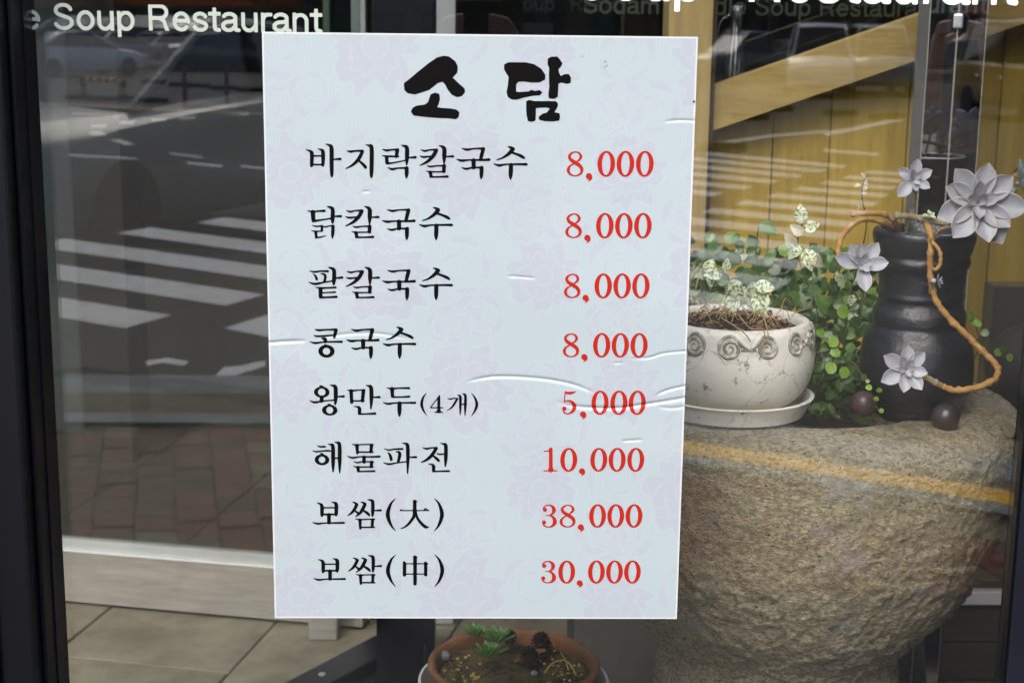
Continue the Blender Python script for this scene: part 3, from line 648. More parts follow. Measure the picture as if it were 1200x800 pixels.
g('쌈', *I9, "705,165,12 750,182,34 778,205,46|774,205,52 745,270,50 700,330,40 635,378,16|745,300,24 792,337,42|835,165,12 880,180,36 908,200,46|902,207,54 860,290,54 820,345,40 757,395,16|880,300,30 940,340,48 972,373,34|942,128,12 990,138,34 1024,168,54 1024,330,52 1020,388,26|1055,300,20 1110,297,32 1148,296,38|755,430,14 820,440,26 920,436,22 1055,433,22|825,447,54 830,578,38|1022,442,52 1015,555,42|840,560,26 1050,560,26")
g('L', 445, 575, 13.333, "250,112,8 175,195,38 125,360,64 175,520,40 250,620,8")
g('R', 445, 575, 13.333, "848,112,8 925,195,38 972,360,62 925,525,40 848,622,8")
g('大', 445, 575, 13.333, "336,292,26 360,300,20 770,300,18|694,296,16 712,272,20 768,300,12|525,148,18 560,152,24 588,162,12|546,158,56 546,300,58 530,400,50 450,510,40 385,560,26 330,581,14|562,315,34 590,420,42 660,510,50 722,558,48 768,553,12")
g('中', 445, 640, 13.333, "525,148,18 560,153,24 590,162,12|552,160,58 552,575,56|368,245,14 387,258,52 386,438,54|700,238,16 720,250,40 752,266,14|718,256,52 718,436,54|400,262,19 700,262,19|400,423,19 700,423,19")
J = (655, 165, 10)
g('8', *J, "190,124,13 235,138,22 257,180,33 240,215,26 200,243,14|190,124,13 145,142,24 121,178,33 140,218,40 190,252,46 245,290,44 268,335,38 250,382,26 190,406,15 128,384,26 108,338,36 128,292,24 178,262,12")
g(',', *J, "348,412,74|372,420,30 372,442,24 336,475,5")
g('0', *J, "O,553,271,104,153,50,131")
g('5', 645, 445, 10, "172,128,6 188,146,26 240,150,34 303,132,7|175,140,12 163,250,13|160,254,8 210,240,20 262,262,38 284,310,46 264,362,34 210,393,16 165,378,18 148,350,10|165,333,52")
g('3', 630, 580, 9.23, "82,157,46|62,145,12 85,117,14 130,107,15 168,128,32 180,162,42 163,200,24 125,217,11 95,217,11|130,218,11 170,237,26 190,285,44 170,326,30 125,343,14 75,330,16 60,300,12|72,293,46")
g('1', 630, 515, 15, "120,197,20 195,195,20|180,195,16 225,168,26 262,146,12|236,160,62 236,540,66|115,541,21 345,541,21|185,541,6 236,505,66 290,541,6")
POLY = {'소': (460, 50, 5, ["68,240 100,215 160,165 210,125 260,90 300,80 330,84 365,110 380,140 378,175 350,205 385,240 420,270 423,290 405,312 380,318 350,305 325,275 310,245 295,228 265,235 215,275 165,292 130,302 90,295 72,278",
                             "225,305 250,296 272,302 276,330 268,360 258,380 290,385 340,388 375,395 390,410 385,435 370,447 330,442 270,440 220,436 160,430 125,425 110,405 118,385 140,372 190,365 210,350 218,325"]),
        '담': (460, 50, 5, ["655,130 680,118 720,118 780,118 830,130 870,155 893,190 892,215 860,232 810,232 765,226 735,228 722,245 722,290 750,292 800,288 812,279 835,286 860,280 875,292 862,307 820,310 770,320 730,332 700,332 678,318 670,290 678,250 682,200 665,175 655,155",
                             "912,95 930,86 965,84 978,100 993,122 985,140 970,155 972,175 985,200 1005,188 1030,186 1043,205 1042,235 1020,240 990,232 970,238 968,290 965,318 945,328 918,325 915,300 920,260 918,190 920,150 910,125",
                             "785,345 800,338 830,345 900,345 955,345 967,358 965,375 945,410 975,415 980,432 975,455 940,460 890,458 860,450 858,435 880,418 905,412 925,385 900,378 860,380 838,382 836,455 815,462 795,458 788,430 785,390"])}
H_ = .00075
def sdf_strokes(name, Xg, Zg):
    ox, oy, s, txt = G[name]; d = np.full_like(Xg, 1e9); mmpp = np.linalg.norm(uv(ox+1, oy)-uv(ox, oy))
    for st in txt.split('|'):
        if st[0] == 'O':
            cx, cz, rx, ry, ix, iy = [float(v) for v in st[2:].split(',')]
            c = uv(ox+cx/s, oy+cz/s); k = mmpp/s; ky = abs(uv(ox, oy+1)[1]-uv(ox, oy)[1])/s
            def el(a, b): q = np.hypot((Xg-c[0])/a, (Zg-c[1])/b); return (q-1)*min(a, b)*(.6+.4*np.clip(q, 0, 2))
            d = np.minimum(d, np.maximum(el(rx*k, ry*ky), -el(ix*k, iy*ky))); continue
        pts = []
        for p in st.split(): a, b, w = [float(v) for v in p.split(',')]; q = uv(ox+a/s, oy+b/s); pts.append((q[0], q[1], w/2*mmpp/s))
        if len(pts) == 1: d = np.minimum(d, np.hypot(Xg-pts[0][0], Zg-pts[0][1])-pts[0][2]); continue
        if len(pts) > 2: pts = smooth_path(pts, 4)
        for i in range(len(pts)-1):
            a, b = pts[i], pts[i+1]; abx, abz = b[0]-a[0], b[1]-a[1]; L2 = abx*abx+abz*abz+1e-12
            t = np.clip(((Xg-a[0])*abx+(Zg-a[1])*abz)/L2, 0, 1)
            d = np.minimum(d, np.hypot(Xg-a[0]-t*abx, Zg-a[1]-t*abz)-(a[2]+(b[2]-a[2])*t))
    return d
def sdf_poly(name, Xg, Zg):
    ox, oy, s, polys = POLY[name]; out = np.full_like(Xg, 1e9)
    for pl in polys:
        p = np.array([uv(ox+float(a.split(',')[0])/s, oy+float(a.split(',')[1])/s) for a in pl.split()]); d = np.full_like(Xg, 1e9); ins = np.zeros_like(Xg, bool)
        for i in range(len(p)):
            a, b = p[i], p[(i+1) % len(p)]; ab = b-a; t = np.clip(((Xg-a[0])*ab[0]+(Zg-a[1])*ab[1])/(ab@ab+1e-12), 0, 1)
            d = np.minimum(d, np.hypot(Xg-a[0]-t*ab[0], Zg-a[1]-t*ab[1]))
            cr = ((a[1] > Zg) != (b[1] > Zg)) & (Xg < (b[0]-a[0])*(Zg-a[1])/(b[1]-a[1]+1e-12)+a[0]); ins ^= cr
        out = np.minimum(out, np.where(ins, -d, d)-.0004)
    return out
def march(d, xs, zs):
    """filled cells of d < 0 -> verts, faces"""
    vs, fs, key = [], [], {}
    nz, nx = d.shape
    def vid(k, p):
        if k not in key: key[k] = len(vs); vs.append(p)
        return key[k]
    neg = d < 0; act = neg[:-1, :-1] | neg[1:, :-1] | neg[:-1, 1:] | neg[1:, 1:]
    for j, i in zip(*np.nonzero(act)):
        cs = [(j, i), (j, i+1), (j+1, i+1), (j+1, i)]; f = []
        for q in range(4):
            a, b = cs[q], cs[(q+1) % 4]; da, db = d[a], d[b]
            if da < 0: f.append(vid(('v', a), (xs[a[1]], zs[a[0]])))
            if (da < 0) != (db < 0):
                t = da/(da-db); k = ('e', min(a, b), max(a, b))
                f.append(vid(k, (xs[a[1]]+t*(xs[b[1]]-xs[a[1]]), zs[a[0]]+t*(zs[b[0]]-zs[a[0]]))))
        if len(f) > 2: fs.append(tuple(f))
    return np.array(vs), fs
cache = {}
def glyph(name):
    if name in cache: return cache[name]
    if name in POLY:
        ox, oy, s, pl = POLY[name]; P_ = [tuple(map(float, a.split(','))) for q in pl for a in q.split()]
    else:
        ox, oy, s, txt = G[name]; P_ = []
        for st in txt.split('|'):
            if st[0] == 'O': cx, cz, rx, ry, _, _ = map(float, st[2:].split(',')); P_ += [(cx-rx, cz-ry), (cx+rx, cz+ry)]
            else:
                for p in st.split(): a, b, w = map(float, p.split(',')); P_ += [(a-w/2, b-w/2), (a+w/2, b+w/2)]
    xs_ = [p[0] for p in P_]; ys_ = [p[1] for p in P_]
    a = uv(ox+min(xs_)/s-1, oy+max(ys_)/s+1); b = uv(ox+max(xs_)/s+1, oy+min(ys_)/s-1)
    xs = np.arange(a[0], b[0]+H_, H_); zs = np.arange(a[1], b[1]+H_, H_); Xg, Zg = np.meshgrid(xs, zs)
    d = (sdf_poly if name in POLY else sdf_strokes)(name, Xg, Zg); v, f = march(d, xs, zs)
    c = (v.min(0)+v.max(0))/2; cache[name] = (v-c, f, c); return cache[name]
def line(name, m, items):
    mb = MB()
    for it in items:
        v, f, c = glyph(it[0]); k = 1.0
        if len(it) > 3: k = it[3]
        ctr = c if len(it) == 1 else uv(it[1], it[2])
        w = v*k+ctr; yy = PY-.0006-.00028+disp(w[:, 0].copy(), w[:, 1].copy())
        mb.add(np.stack([w[:, 0]+PX0, yy, w[:, 1]+PZ0], -1), f)
    return obj(name, mb, m, poster)
line('title_letter', m_ink, [('소',)]); line('title_letter', m_ink, [('담',)])
line('dish_name', m_ink, [(c,) for c in '바지락칼국수'])
line('dish_name', m_ink, [('닭',), ('칼', 424.7, 260.3), ('국', 467.3, 262.6), ('수', 510.9, 262)])
line('dish_name', m_ink, [('팥',), ('칼', 425.2, 331.1), ('국', 467.6, 333.2), ('수', 510.9, 332.4)])
line('dish_name', m_ink, [('콩',), ('국', 425.2, 402.1), ('수', 468.1, 401.4)])
line('dish_name', m_ink, [('왕',), ('만',), ('두',), ('sl',), ('4',), ('개',), ('sr',)])
line('dish_name', m_ink, [('해',), ('물',), ('파',), ('전',)])
line('dish_name', m_ink, [('보',), ('쌈',), ('L',), ('大',), ('R',)])
line('dish_name', m_ink, [('보', 386.3, 666.6), ('쌈', 427.9, 667), ('L', 458.1, 668), ('中',), ('R', 514.8, 668)])
def price(y, first, zeros):
    it = [(ch, x, y+(dy if dy else 0)) for ch, x, dy in first]
    it += [('0', x, y) for x in zeros]
    line('price', m_red, it)
price(192, [('8', 674, 0), (',', 690.2, 15.8)], [710.3, 732.8, 755.5])
price(264.4, [('8', 672.2, 0), (',', 688.3, 15.5)], [708.7, 731, 753.3])
price(334.8, [('8', 670.6, 0), (',', 686.3, 15.2)], [706.8, 728.9, 750.9])
price(404.3, [('8', 669.2, 0), (',', 684.8, 15)], [705, 726.8, 748.8])
price(471.5, [('5', 667.2, 0), (',', 683.3, 14.8)], [703.1, 725.2, 746.7])
price(538.2, [('1', 645.2, .2), ('0', 666.4, 0), (',', 682, 14.5)], [701.6, 723.1, 744.9])
price(604, [('3', 643.9, 0), ('8', 665.2, 0), (',', 680.7, 14.2)], [700.2, 721.5, 742.9])
price(669.4, [('3', 643, 0), ('0', 664, 0), (',', 679.3, 14)], [698.8, 720, 741])
for (px_, py_, r_) in ((813, 119, .0012), (682, 66, .0006), (709, 72, .0007), (711, 77, .0006), (708, 79, .0005)):
    q = uv(px_, py_); obj('dirt_speck', MB().add([(q[0]+PX0+r_*math.cos(a), PY-.0014, q[1]+PZ0+r_*math.sin(a)) for a in np.arange(8)*.785], [tuple(range(8))]), m_ink, poster)
# ---- vinyl lettering on the panes, and its painted ghost on the inner glass
def ellip(cx, cy, rx, ry, a0, a1, n=14): return [(cx+rx*math.cos(R_(a0+(a1-a0)*i/n)), cy+ry*math.sin(R_(a0+(a1-a0)*i/n))) for i in range(n+1)]
LT = {  # advance, strokes (unit: cap height .72, x height .53)
 'e': (.555, [[(.085, .285), (.47, .285)], ellip(.275, .262, .195, .225, 0, 318, 22)]),
 'S': (.66, [ellip(.33, .53, .21, .155, 12, 200, 12)+[(.19, .425), (.33, .375), (.46, .33)]+ellip(.33, .205, .225, .165, 35, -165, 14)]),
 'o': (.57, [ellip(.285, .262, .20, .225, 0, 360, 26)]),
 'u': (.555, [[(.10, .52), (.10, .20)]+ellip(.26, .20, .16, .163, 180, 290, 8)[1:]+[(.41, .12), (.455, .20)], [(.455, .52), (.455, .0)]]),
 'p': (.57, [[(.10, .52), (.10, -.19)], ellip(.29, .262, .19, .225, 0, 360, 26)]),
 'R': (.71, [[(.12, 0), (.12, .68), (.40, .68)], ellip(.40, .515, .175, .165, 90, -90, 12), [(.12, .35), (.40, .35)], [(.38, .34), (.50, .27), (.545, .10), (.59, 0)]]),
 's': (.50, [ellip(.25, .375, .155, .112, 15, 200, 10)+[(.15, .30), (.25, .268), (.34, .235)]+ellip(.25, .148, .17, .112, 35, -165, 12)]),
 't': (.31, [[(.155, .66), (.155, .14), (.175, .06), (.28, .042)], [(.03, .487), (.28, .487)]]),
 'a': (.55, [ellip(.265, .385, .165, .105, 160, 0, 10)+[(.43, .30), (.43, .09), (.45, .045), (.52, .04)], [(.43, .30), (.30, .275)]+ellip(.235, .155, .155, .117, 90, 330, 12)+[(.43, .17)]]),
 'r': (.34, [[(.10, .52), (.10, 0)], [(.10, .30), (.125, .42), (.21, .48), (.32, .482)]]),
 'n': (.555, [[(.10, .52), (.10, 0)], [(.10, .33)]+ellip(.27, .315, .17, .168, 170, 0, 9)+[(.44, 0)]]),
 'd': (.57, [[(.47, .72), (.47, 0)], ellip(.28, .262, .19, .225, 0, 360, 26)]),
 'm': (.83, [[(.10, .52), (.10, 0)], [(.10, .33)]+ellip(.25, .33, .15, .153, 170, 0, 9)+[(.40, 0)], [(.40, .33)]+ellip(.56, .33, .16, .153, 170, 0, 9)+[(.72, 0)]]),
 'N': (.74, [[(.11, 0), (.11, .72)], [(.11, .70), (.62, .02)], [(.62, 0), (.62, .72)]]),
 'l': (.24, [[(.12, .72), (.12, 0)]]), ' ': (.29, [])}
SWT = .105
def text_mesh(s_, w_target, m, parent, x0, y, z0, name='letter'):
    tot = sum(LT[c][0] for c in s_); k = w_target/tot; x = 0
    for c in s_:
        adv, sts = LT[c]
        if sts:
            xs = np.arange(-.08, adv+.08, .022); zs = np.arange(-.26, .80, .022); Xg, Zg = np.meshgrid(xs, zs); d = np.full_like(Xg, 1e9)
            for st in sts:
                for i in range(len(st)-1):
                    a, b = st[i], st[i+1]; ax, az = b[0]-a[0], b[1]-a[1]; L2 = ax*ax+az*az+1e-9; t = np.clip(((Xg-a[0])*ax+(Zg-a[1])*az)/L2, 0, 1)
                    px = Xg-a[0]-t*ax; pz = Zg-a[1]-t*az; vert = abs(ax) < 1e-3 or abs(az) < 1e-3
                    e = np.maximum(np.abs(px), np.abs(pz)) if vert else np.hypot(px, pz)
                    d = np.minimum(d, e-SWT/2 if not vert else np.where((t > 0) & (t < 1), np.hypot(px, pz), np.maximum(np.abs(px), np.abs(pz)+0)) - SWT/2)
            # flat terminals on the cap, x and base lines
            lim = .72 if c in 'SRdlN' else (.66 if c == 't' else .5325); d = np.maximum(d, Zg-lim-(.012 if c in 'Soecasn' else 0)); d = np.maximum(d, -(Zg+(.19 if c == 'p' else .012 if c in 'Soecasutd' else 0)))
            v, f = march(d, xs, zs); v = (v+np.array([x, 0]))*k
            obj(name, MB().add(np.stack([v[:, 0]+x0, np.full(len(v), y), v[:, 1]+z0], -1), f), m, parent)
        x += adv
xl = P(25.6, 30, 1.7088)[0]; xr = P(377, 30, 1.7088)[0]; zt = P(200, 36.5, 1.7088)[2]
text_mesh('e Soup Restaurant', xr-xl, m_vinyl, pane, xl, 1.7088, zt)
for w_, p0, p1 in (('Soup', 672, 824), ('Restaurant', 873, 1192)):
    xl = P(p0, 2, 1.6992)[0]; xr = P(p1, 2, 1.6992)[0]; zt = P(930, 3, 1.6992)[2]; text_mesh(w_, xr-xl, m_vinylw, pane, xl, 1.6992, zt)
xl = P(682, 15, 3.3)[0]; xr = P(1080, 15, 3.3)[0]; zt = P(860, 18, 3.3)[2]
text_mesh('Sodam Noodle Soup Restaurant', (xr-xl)*1.05, m_dark_green, gp, xl, 3.299, zt)  # green letters drawn in as the ghost reflection of the window lettering
# ================================================================== STONE BASIN
def hash3(ix, iy, iz):
    h = (ix*374761393+iy*668265263+iz*2147483647) & 0xffffffff
    h = ((h ^ (h >> 13))*1274126177) & 0xffffffff
    return ((h ^ (h >> 16)) & 0xffff)/65535.0
def vnoise(p, s):
    q = p*s; i = np.floor(q).astype(np.int64); f = q-i; f = f*f*(3-2*f); out = 0
    for dx in (0, 1):
        for dy in (0, 1):
            for dz in (0, 1):
                w = (f[:, 0] if dx else 1-f[:, 0])*(f[:, 1] if dy else 1-f[:, 1])*(f[:, 2] if dz else 1-f[:, 2])
                out = out+w*hash3(i[:, 0]+dx, i[:, 1]+dy, i[:, 2]+dz)
    return out*2-1
BX, BY, ZT = .463, 2.15, .972
basin = thing('stone_basin', 'large rough granite mortar basin standing behind the window', 'stone basin', (BX, BY, 0))
prof = [(.10, .80), (.13, .83), (.155, .87), (.168, .91), (.178, .95), (.20, ZT-.004), (.23, ZT), (.285, ZT-.002), (.308, ZT-.008), (.321, ZT-.02), (.3265, ZT-.045), (.322, .88), (.313, .82), (.300, .765), (.276, .715), (.242, .665), (.206, .625), (.181, .592), (.177, .572), (.179, .555), (.182, .52), (.187, .42), (.20, .28), (.225, .12), (.24, .01)]
pp = smooth_path([(a, b) for a, b in prof], 13); NB = 620; arr = []
for r, z in pp:
    a = np.arange(NB)*2*np.pi/NB; arr.append(np.stack([BX+r*np.cos(a), BY+r*np.sin(a), np.full(NB, z)], -1))
V = np.concatenate(arr); c_ = np.array([BX, BY, .8]); nrm = V-c_; nrm[:, 2] *= .7; nrm /= np.linalg.norm(nrm, axis=1)[:, None]
Vr = V@np.array([[1, 0, 0], [0, 1, .3], [0, 0, 1.35]])
d = vnoise(Vr, 7)*.0045+vnoise(Vr, 19)*.0016+vnoise(Vr, 52)*.0012+vnoise(Vr, 125)*.0030+vnoise(Vr, 210)*.0018-np.clip(vnoise(Vr, 31)-.45, 0, 1)*.008
top = np.clip((V[:, 2]-(ZT-.03))/.02, 0, 1)*(np.hypot(V[:, 0]-BX, V[:, 1]-BY) > .17)
d = d*(1-.6*top)
V = V+nrm*d[:, None]
b = MB(); n_ = len(pp); I = np.arange(n_*NB).reshape(n_, NB); J = np.roll(I, -1, axis=1)
fs = np.stack([I[:-1], I[1:], J[1:], J[:-1]], -1).reshape(-1, 4).tolist()
b.add(V, fs); obj('basin_body', b, m_stone, basin, smooth=True)
b = MB().lathe([(.155, .90), (.10, .915), (.05, .92), (1e-4, .922)], (BX, BY), 40, close=True); obj('soil', b, m_soil, basin, smooth=True)

# ================================================================== WHITE POT + SAUCER
WX, WYp = P(860, 400, 2.02)[0], 2.02; zS = .975
sau = thing('white_saucer', 'cream glazed saucer under the white scroll pot', 'saucer', (float(WX), WYp, zS))
obj('dish', MB().lathe([(.088, zS-.001), (.099, zS+.002), (.108, zS+.022), (.1115, zS+.0265), (.106, zS+.0275), (.099, zS+.020), (.09, zS+.009), (1e-4, zS+.008)], (WX, WYp), 72), m_cream, sau, smooth='auto')
pot = thing('white_scroll_pot', 'cream glazed flower pot with a band of raised scrolls and cracks', 'flower pot', (float(WX), WYp, zS+.01))
zp = zS+.0105; zr = P(860, 372, 2.02)[2]; hgt = zr-zp
prf = [(.058, zp), (.072, zp+.004), (.088, zp+.014), (.100, zp+.030), (.1065, zp+.048), (.109, zp+.066), (.1075, zp+.085), (.104, zr-.010), (.1015, zr-.004), (.0985, zr), (.092, zr+.0005), (.088, zr-.003), (.086, zr-.012), (.084, zr-.03)]
prf = [tuple(q) for q in smooth_path(prf, 3)]
obj('pot_body', MB().lathe(prf, (WX, WYp), 96, close=True), m_cream, pot, smooth=True)
def potr(z):
    for i in range(len(prf)-1):
        if prf[i][1] <= z <= prf[i+1][1]: t = (z-prf[i][1])/(prf[i+1][1]-prf[i][1]+1e-9); return prf[i][0]+t*(prf[i+1][0]-prf[i][0])
    return .1
def on_pot(s_, z, o=.0): r = potr(z)+o; a = -math.pi/2+s_/.105; return (WX+r*math.cos(a), WYp+r*math.sin(a), z)
kz = 2.0/1785
scz = zr-.0205
for k, (sx, sg, r_) in enumerate(((-.0226, 1, .0158), (.0256, -1, .0150), (.073, 1, .0150), (.115, -1, .0145), (-.070, -1, .0155), (-.118, 1, .015), (.163, 1, .0145))):
    pts = []
    for i in range(34):
        t = i/33; a = 4.4*math.pi*t; rr = r_*(.10+.90*t); pts.append(on_pot(sx+sg*rr*math.cos(a+.6)*-1, scz+rr*math.sin(a+.6), .0005))
    # tail running to the neighbour
    ex = sx+sg*.034
    q0 = pts[-1]
    for t in (.25, .5, .75, 1):
        s0 = sx-sg*r_*math.cos(4.4*math.pi+.6)
        pts.append(on_pot(s0+(ex-s0)*t, scz+r_*math.sin(4.4*math.pi+.6)*(1-t)-.006*math.sin(t*3.1)-(.002*t), .0003))
    obj('scroll', MB().tube(pts, [.0010+.0014*min(1, i/16)*(1 if i < 34 else max(.3, 1-(i-33)*.2)) for i in range(len(pts))], 8), m_patina, pot, smooth=True)
obj('soil', MB().lathe([(.086, zr-.012), (.05, zr-.006), (1e-4, zr-.004)], (WX, WYp), 40, close=True), m_soil, pot, smooth=True)

# ---- leaves (shared meshes)
def leaf_mesh(name, prof, m, L=1, fold=.18, curl=.15, thick=.02, nv=7, cup=0):
    """unit leaf along +Y, face up +Z, closed underside; 'edge' attribute marks the rim"""
    us = np.array([-1, -.86, -.45, 0, .45, .86, 1]); vs, ed = [], []
    for side in (0, 1):
        for j in range(nv):
            t = j/(nv-1); w = prof(t)
            for u in us:
                z = abs(u)*w*fold-curl*t*t+cup*u*u*w; th2 = thick*(1-u*u*.85)*(1-abs(2*t-1)**3*.8)
                vs.append((u*w, t*L, z-(th2 if side else 0))); ed.append(.55 if (abs(u) > .95 or t > .97) else 0)
    fs = []; o = nv*7
    for j in range(nv-1):
        for i in range(6):
            a = j*7+i; fs.append((a, a+1, a+8, a+7)); fs.append((o+a, o+a+7, o+a+8, o+a+1))
    for j in range(nv-1):
        a = j*7; fs.append((a, a+7, o+a+7, o+a)); a += 6; fs.append((a, o+a, o+a+7, a+7))
    me = bpy.data.meshes.new(name); me.from_pydata(vs, [], fs)
    at = me.attributes.new('edge', 'FLOAT', 'POINT'); at.data.foreach_set('value', np.array(ed, dtype=np.float32))
    me.materials.append(m); me.shade_smooth(); return me
ov = lambda t: .02+.36*math.sin(math.pi*min(1, t**.75))**.85*(1 if t < .97 else .5)
rd = lambda t: .03+.46*math.sqrt(max(0, 1-(2*t-1)**2))
LG = leaf_mesh('leaf', ov, m_leafg, fold=.25, curl=.2, thick=.012); LR = leaf_mesh('leaf', rd, m_leafl, fold=.1, curl=.1, thick=.015)
LRG = leaf_mesh('leaf', rd, m_leafg, fold=.1, curl=.12, thick=.015)
LV = leaf_mesh('leaf', ov, m_leafv, fold=.22, curl=.25, thick=.012); LP = leaf_mesh('leaf', ov, m_leafp, fold=.5, curl=.4, thick=.02)
LD = leaf_mesh('leaf', ov, m_litter, fold=.5, curl=-.3, thick=.01)
def leaf_mat(pos, ydir, zdir, s):
    y = Vector(ydir).normalized(); z = Vector(zdir); z = (z-y*z.dot(y)).normalized(); x = y.cross(z)
    return Matrix(((x.x*s, y.x*s, z.x*s, pos[0]), (x.y*s, y.y*s, z.y*s, pos[1]), (x.z*s, y.z*s, z.z*s, pos[2]), (0, 0, 0, 1)))
# ---- creeping vine behind the pots
vine = thing('creeping_vine', 'leafy green creeping vine growing between the white pot and the black jar', 'vine', (BX, BY, .92))
stems = []
vstem = MB()
cnt = 0
def vleaf(px, py, y, s, kind=None, tilt=None):
    global cnt
    p = P(px, py, y); me_ = kind or rnd.choices([LG, LRG, LR, LV], [9, 2.0, 1.0, .35])[0]
    a = rnd.uniform(0, 2*math.pi); yd = (math.cos(a), rnd.uniform(-.6, -.1), math.sin(a)*.9-.25)
    zd = (rnd.uniform(-.5, .5), -1, rnd.uniform(.1, 1.0))
    inst('leaf', me_, vine, leaf_mat(p, yd, zd, s)); cnt += 1
for i in range(285):
    while True:
        px_, py_ = rnd.uniform(795, 1036), rnd.uniform(262, 486)
        top_ = 268+(px_-805)*.06+max(0, px_-985)*.9
        if 930 < px_: ok = py_ > 290 and (px_ < 1034) and not (px_ > 1012 and py_ > 455)
        else: ok = py_ > top_+2 and py_ < 385
        if rnd.random() > (.35+.65*min(1, (py_-255)/60)): ok = False
        if ok: break
    yy = 2.16+rnd.uniform(-.05, .12) if px_ < 950 else 2.12+rnd.uniform(-.07, .14)
    if 930 < px_ < 1010 and 440 < py_ < 486: yy += .04
    vleaf(px_, py_, yy, rnd.uniform(.013, .025) if px_ < 930 else rnd.uniform(.011, .020))
for (x_, y_, s_, k_) in ((995, 365, .020, LR), (977, 425, .019, LR), (981, 396, .016, LR), (998, 402, .017, LRG), (985, 412, .018, LR), (1003, 384, .02, LRG), (992, 430, .019, LR), (1010, 438, .013, LRG),
                         (890, 262, .036, LG), (826, 290, .034, LG), (952, 318, .030, LG), (958, 345, .03, LG), (868, 300, .022, LRG), (905, 298, .020, LRG), (900, 318, .018, LRG), (1000, 345, .02, LV), (985, 330, .02, LV)):
    vleaf(x_, y_, 2.05 if x_ < 975 else 2.0, s_*rnd.uniform(.75, 1), k_)
def vine_path(pts, r=.0009):
    q = smooth_path([P(*p) for p in pts], 5); obj('stem', MB().tube(q, r, 6), m_twig, vine, smooth=True)
for pts in ([(940, 470, 2.15), (900, 360, 2.14), (886, 300, 2.12), (890, 262, 2.1)], [(945, 470, 2.15), (960, 380, 2.1), (935, 300, 2.08), (940, 262, 2.06)],
            [(950, 475, 2.14), (985, 400, 2.08), (1000, 330, 2.04), (1015, 268, 2.03), (1010, 230, 2.03), (1013, 210, 2.03)], [(980, 420, 2.03), (1000, 425, 1.985), (1010, 440, 1.97), (1018, 452, 1.95), (1024, 470, 1.95), (1030, 482, 1.95)],
            [(935, 470, 2.16), (830, 360, 2.14), (822, 290, 2.12)]): vine_path(pts)
for (x_, y_, s_) in ((1019, 445, .006), (1022, 453, .009), (1030, 460, .008), (1026, 470, .007), (1033, 478, .007)): vleaf(x_, y_, 1.945, s_, LR)
for (x_, y_) in ((1012, 212), (1008, 216), (1015, 218), (1013, 208), (1009, 226), (1006, 240)): vleaf(x_, y_, 2.03, .008, LP)
fm = MB()
for i in range(900):
    px_, py_ = rnd.uniform(800, 1034), rnd.uniform(275, 492)
    if px_ < 935 and py_ > 395: continue
    if py_ < 285+rnd.uniform(0, 50): continue
    y_ = 2.2+rnd.uniform(0, .14); p = P(px_, py_, y_)
    if math.hypot(p[0]-BX, p[1]-BY) > .30: continue
    m_ = leaf_mat(p, (rnd.uniform(-1, 1), -.4, rnd.uniform(-1, .6)), (rnd.uniform(-.6, .6), -1, rnd.uniform(0, 1)), rnd.uniform(.016, .03))
    fm.add([m_ @ Vector(q) for q in ((0, 0, 0), (.3, .25, .05), (.36, .55, .03), (0, 1, -.12), (-.36, .55, .03), (-.3, .25, .05), (0, .5, -.03))], [(0, 1, 6), (1, 2, 6), (2, 3, 6), (3, 4, 6), (4, 5, 6), (5, 0, 6)])
obj('foliage_mass', fm, m_leafg, vine, kind='stuff')
# pale unfolding shoot at the top of the vine
for (x_, y_, yd, s_) in ((938, 262, (0, -.1, 1), .026), (942, 268, (.9, -.1, .3), .022), (936, 286, (-.5, -.2, -.8), .024), (944, 292, (.3, -.3, -.8), .030), (948, 300, (.8, -.2, -.5), .024), (930, 290, (-.4, -.3, .6), .022), (940, 275, (-.6, -.1, .5), .02)):
    inst('leaf', rnd.choice([LV, LP, LV]), vine, leaf_mat(P(x_, y_, 2.03), yd, (rnd.uniform(-.4, .4), -1, .3), s_))
sp = thing('small_sprig', 'tiny green sprig growing on the basin right of the black jar', 'sprig', tuple(map(float, P(1150, 405, 2.3))))
obj('stem', MB().tube(smooth_path([P(1142, 420, 2.3), P(1148, 400, 2.3), P(1143, 380, 2.3), P(1146, 370, 2.3)], 4), .0009, 6), m_twig, sp, smooth=True)
obj('stem', MB().tube(smooth_path([P(1165, 418, 2.3), P(1175, 410, 2.3), P(1186, 421, 2.3)], 4), .0008, 6), m_twig, sp, smooth=True)
for (x_, y_) in ((1142, 372), (1148, 376), (1138, 380), (1149, 390), (1140, 395), (1150, 400), (1172, 409), (1178, 413), (1187, 421), (1145, 405)):
    inst('leaf', rnd.choice([LRG, LR, LRG]), sp, leaf_mat(P(x_, y_, 2.29), (rnd.uniform(-1, 1), -.2, rnd.uniform(-.5, .8)), (0, -1, .5), .013))
# ---- variegated plants in the white pot
vp = thing('variegated_creeper', 'small creeper with cream speckled leaves growing in the white scroll pot', 'plant', (float(WX), WYp, zr-.005))
for (x_, y_, yd, zd, s_) in ((846, 322, (-.9, -.2, .1), (.1, -1, .7), .024), (850, 318, (.1, -.3, .9), (.2, -1, .4), .018), (856, 328, (.5, -.3, -.8), (.3, -1, .2), .030), (860, 345, (-.15, -.3, -1), (.1, -1, .3), .026),
                             (884, 330, (.0, -.2, -1), (.3, -1, .1), .038), (884, 336, (.9, -.2, .05), (0, -1, .8), .028), (892, 340, (-.1, -.3, -1), (-.2, -1, .2), .034), (836, 335, (-.4, -.3, .5), (0, -1, .4), .015),
                             (866, 350, (.3, -.2, .8), (0, -1, .4), .018), (826, 318, (.5, -.2, .8), (0, -1, .4), .02)):
    inst('leaf', LV, vp, leaf_mat(P(x_, y_, 2.0), yd, zd, s_))
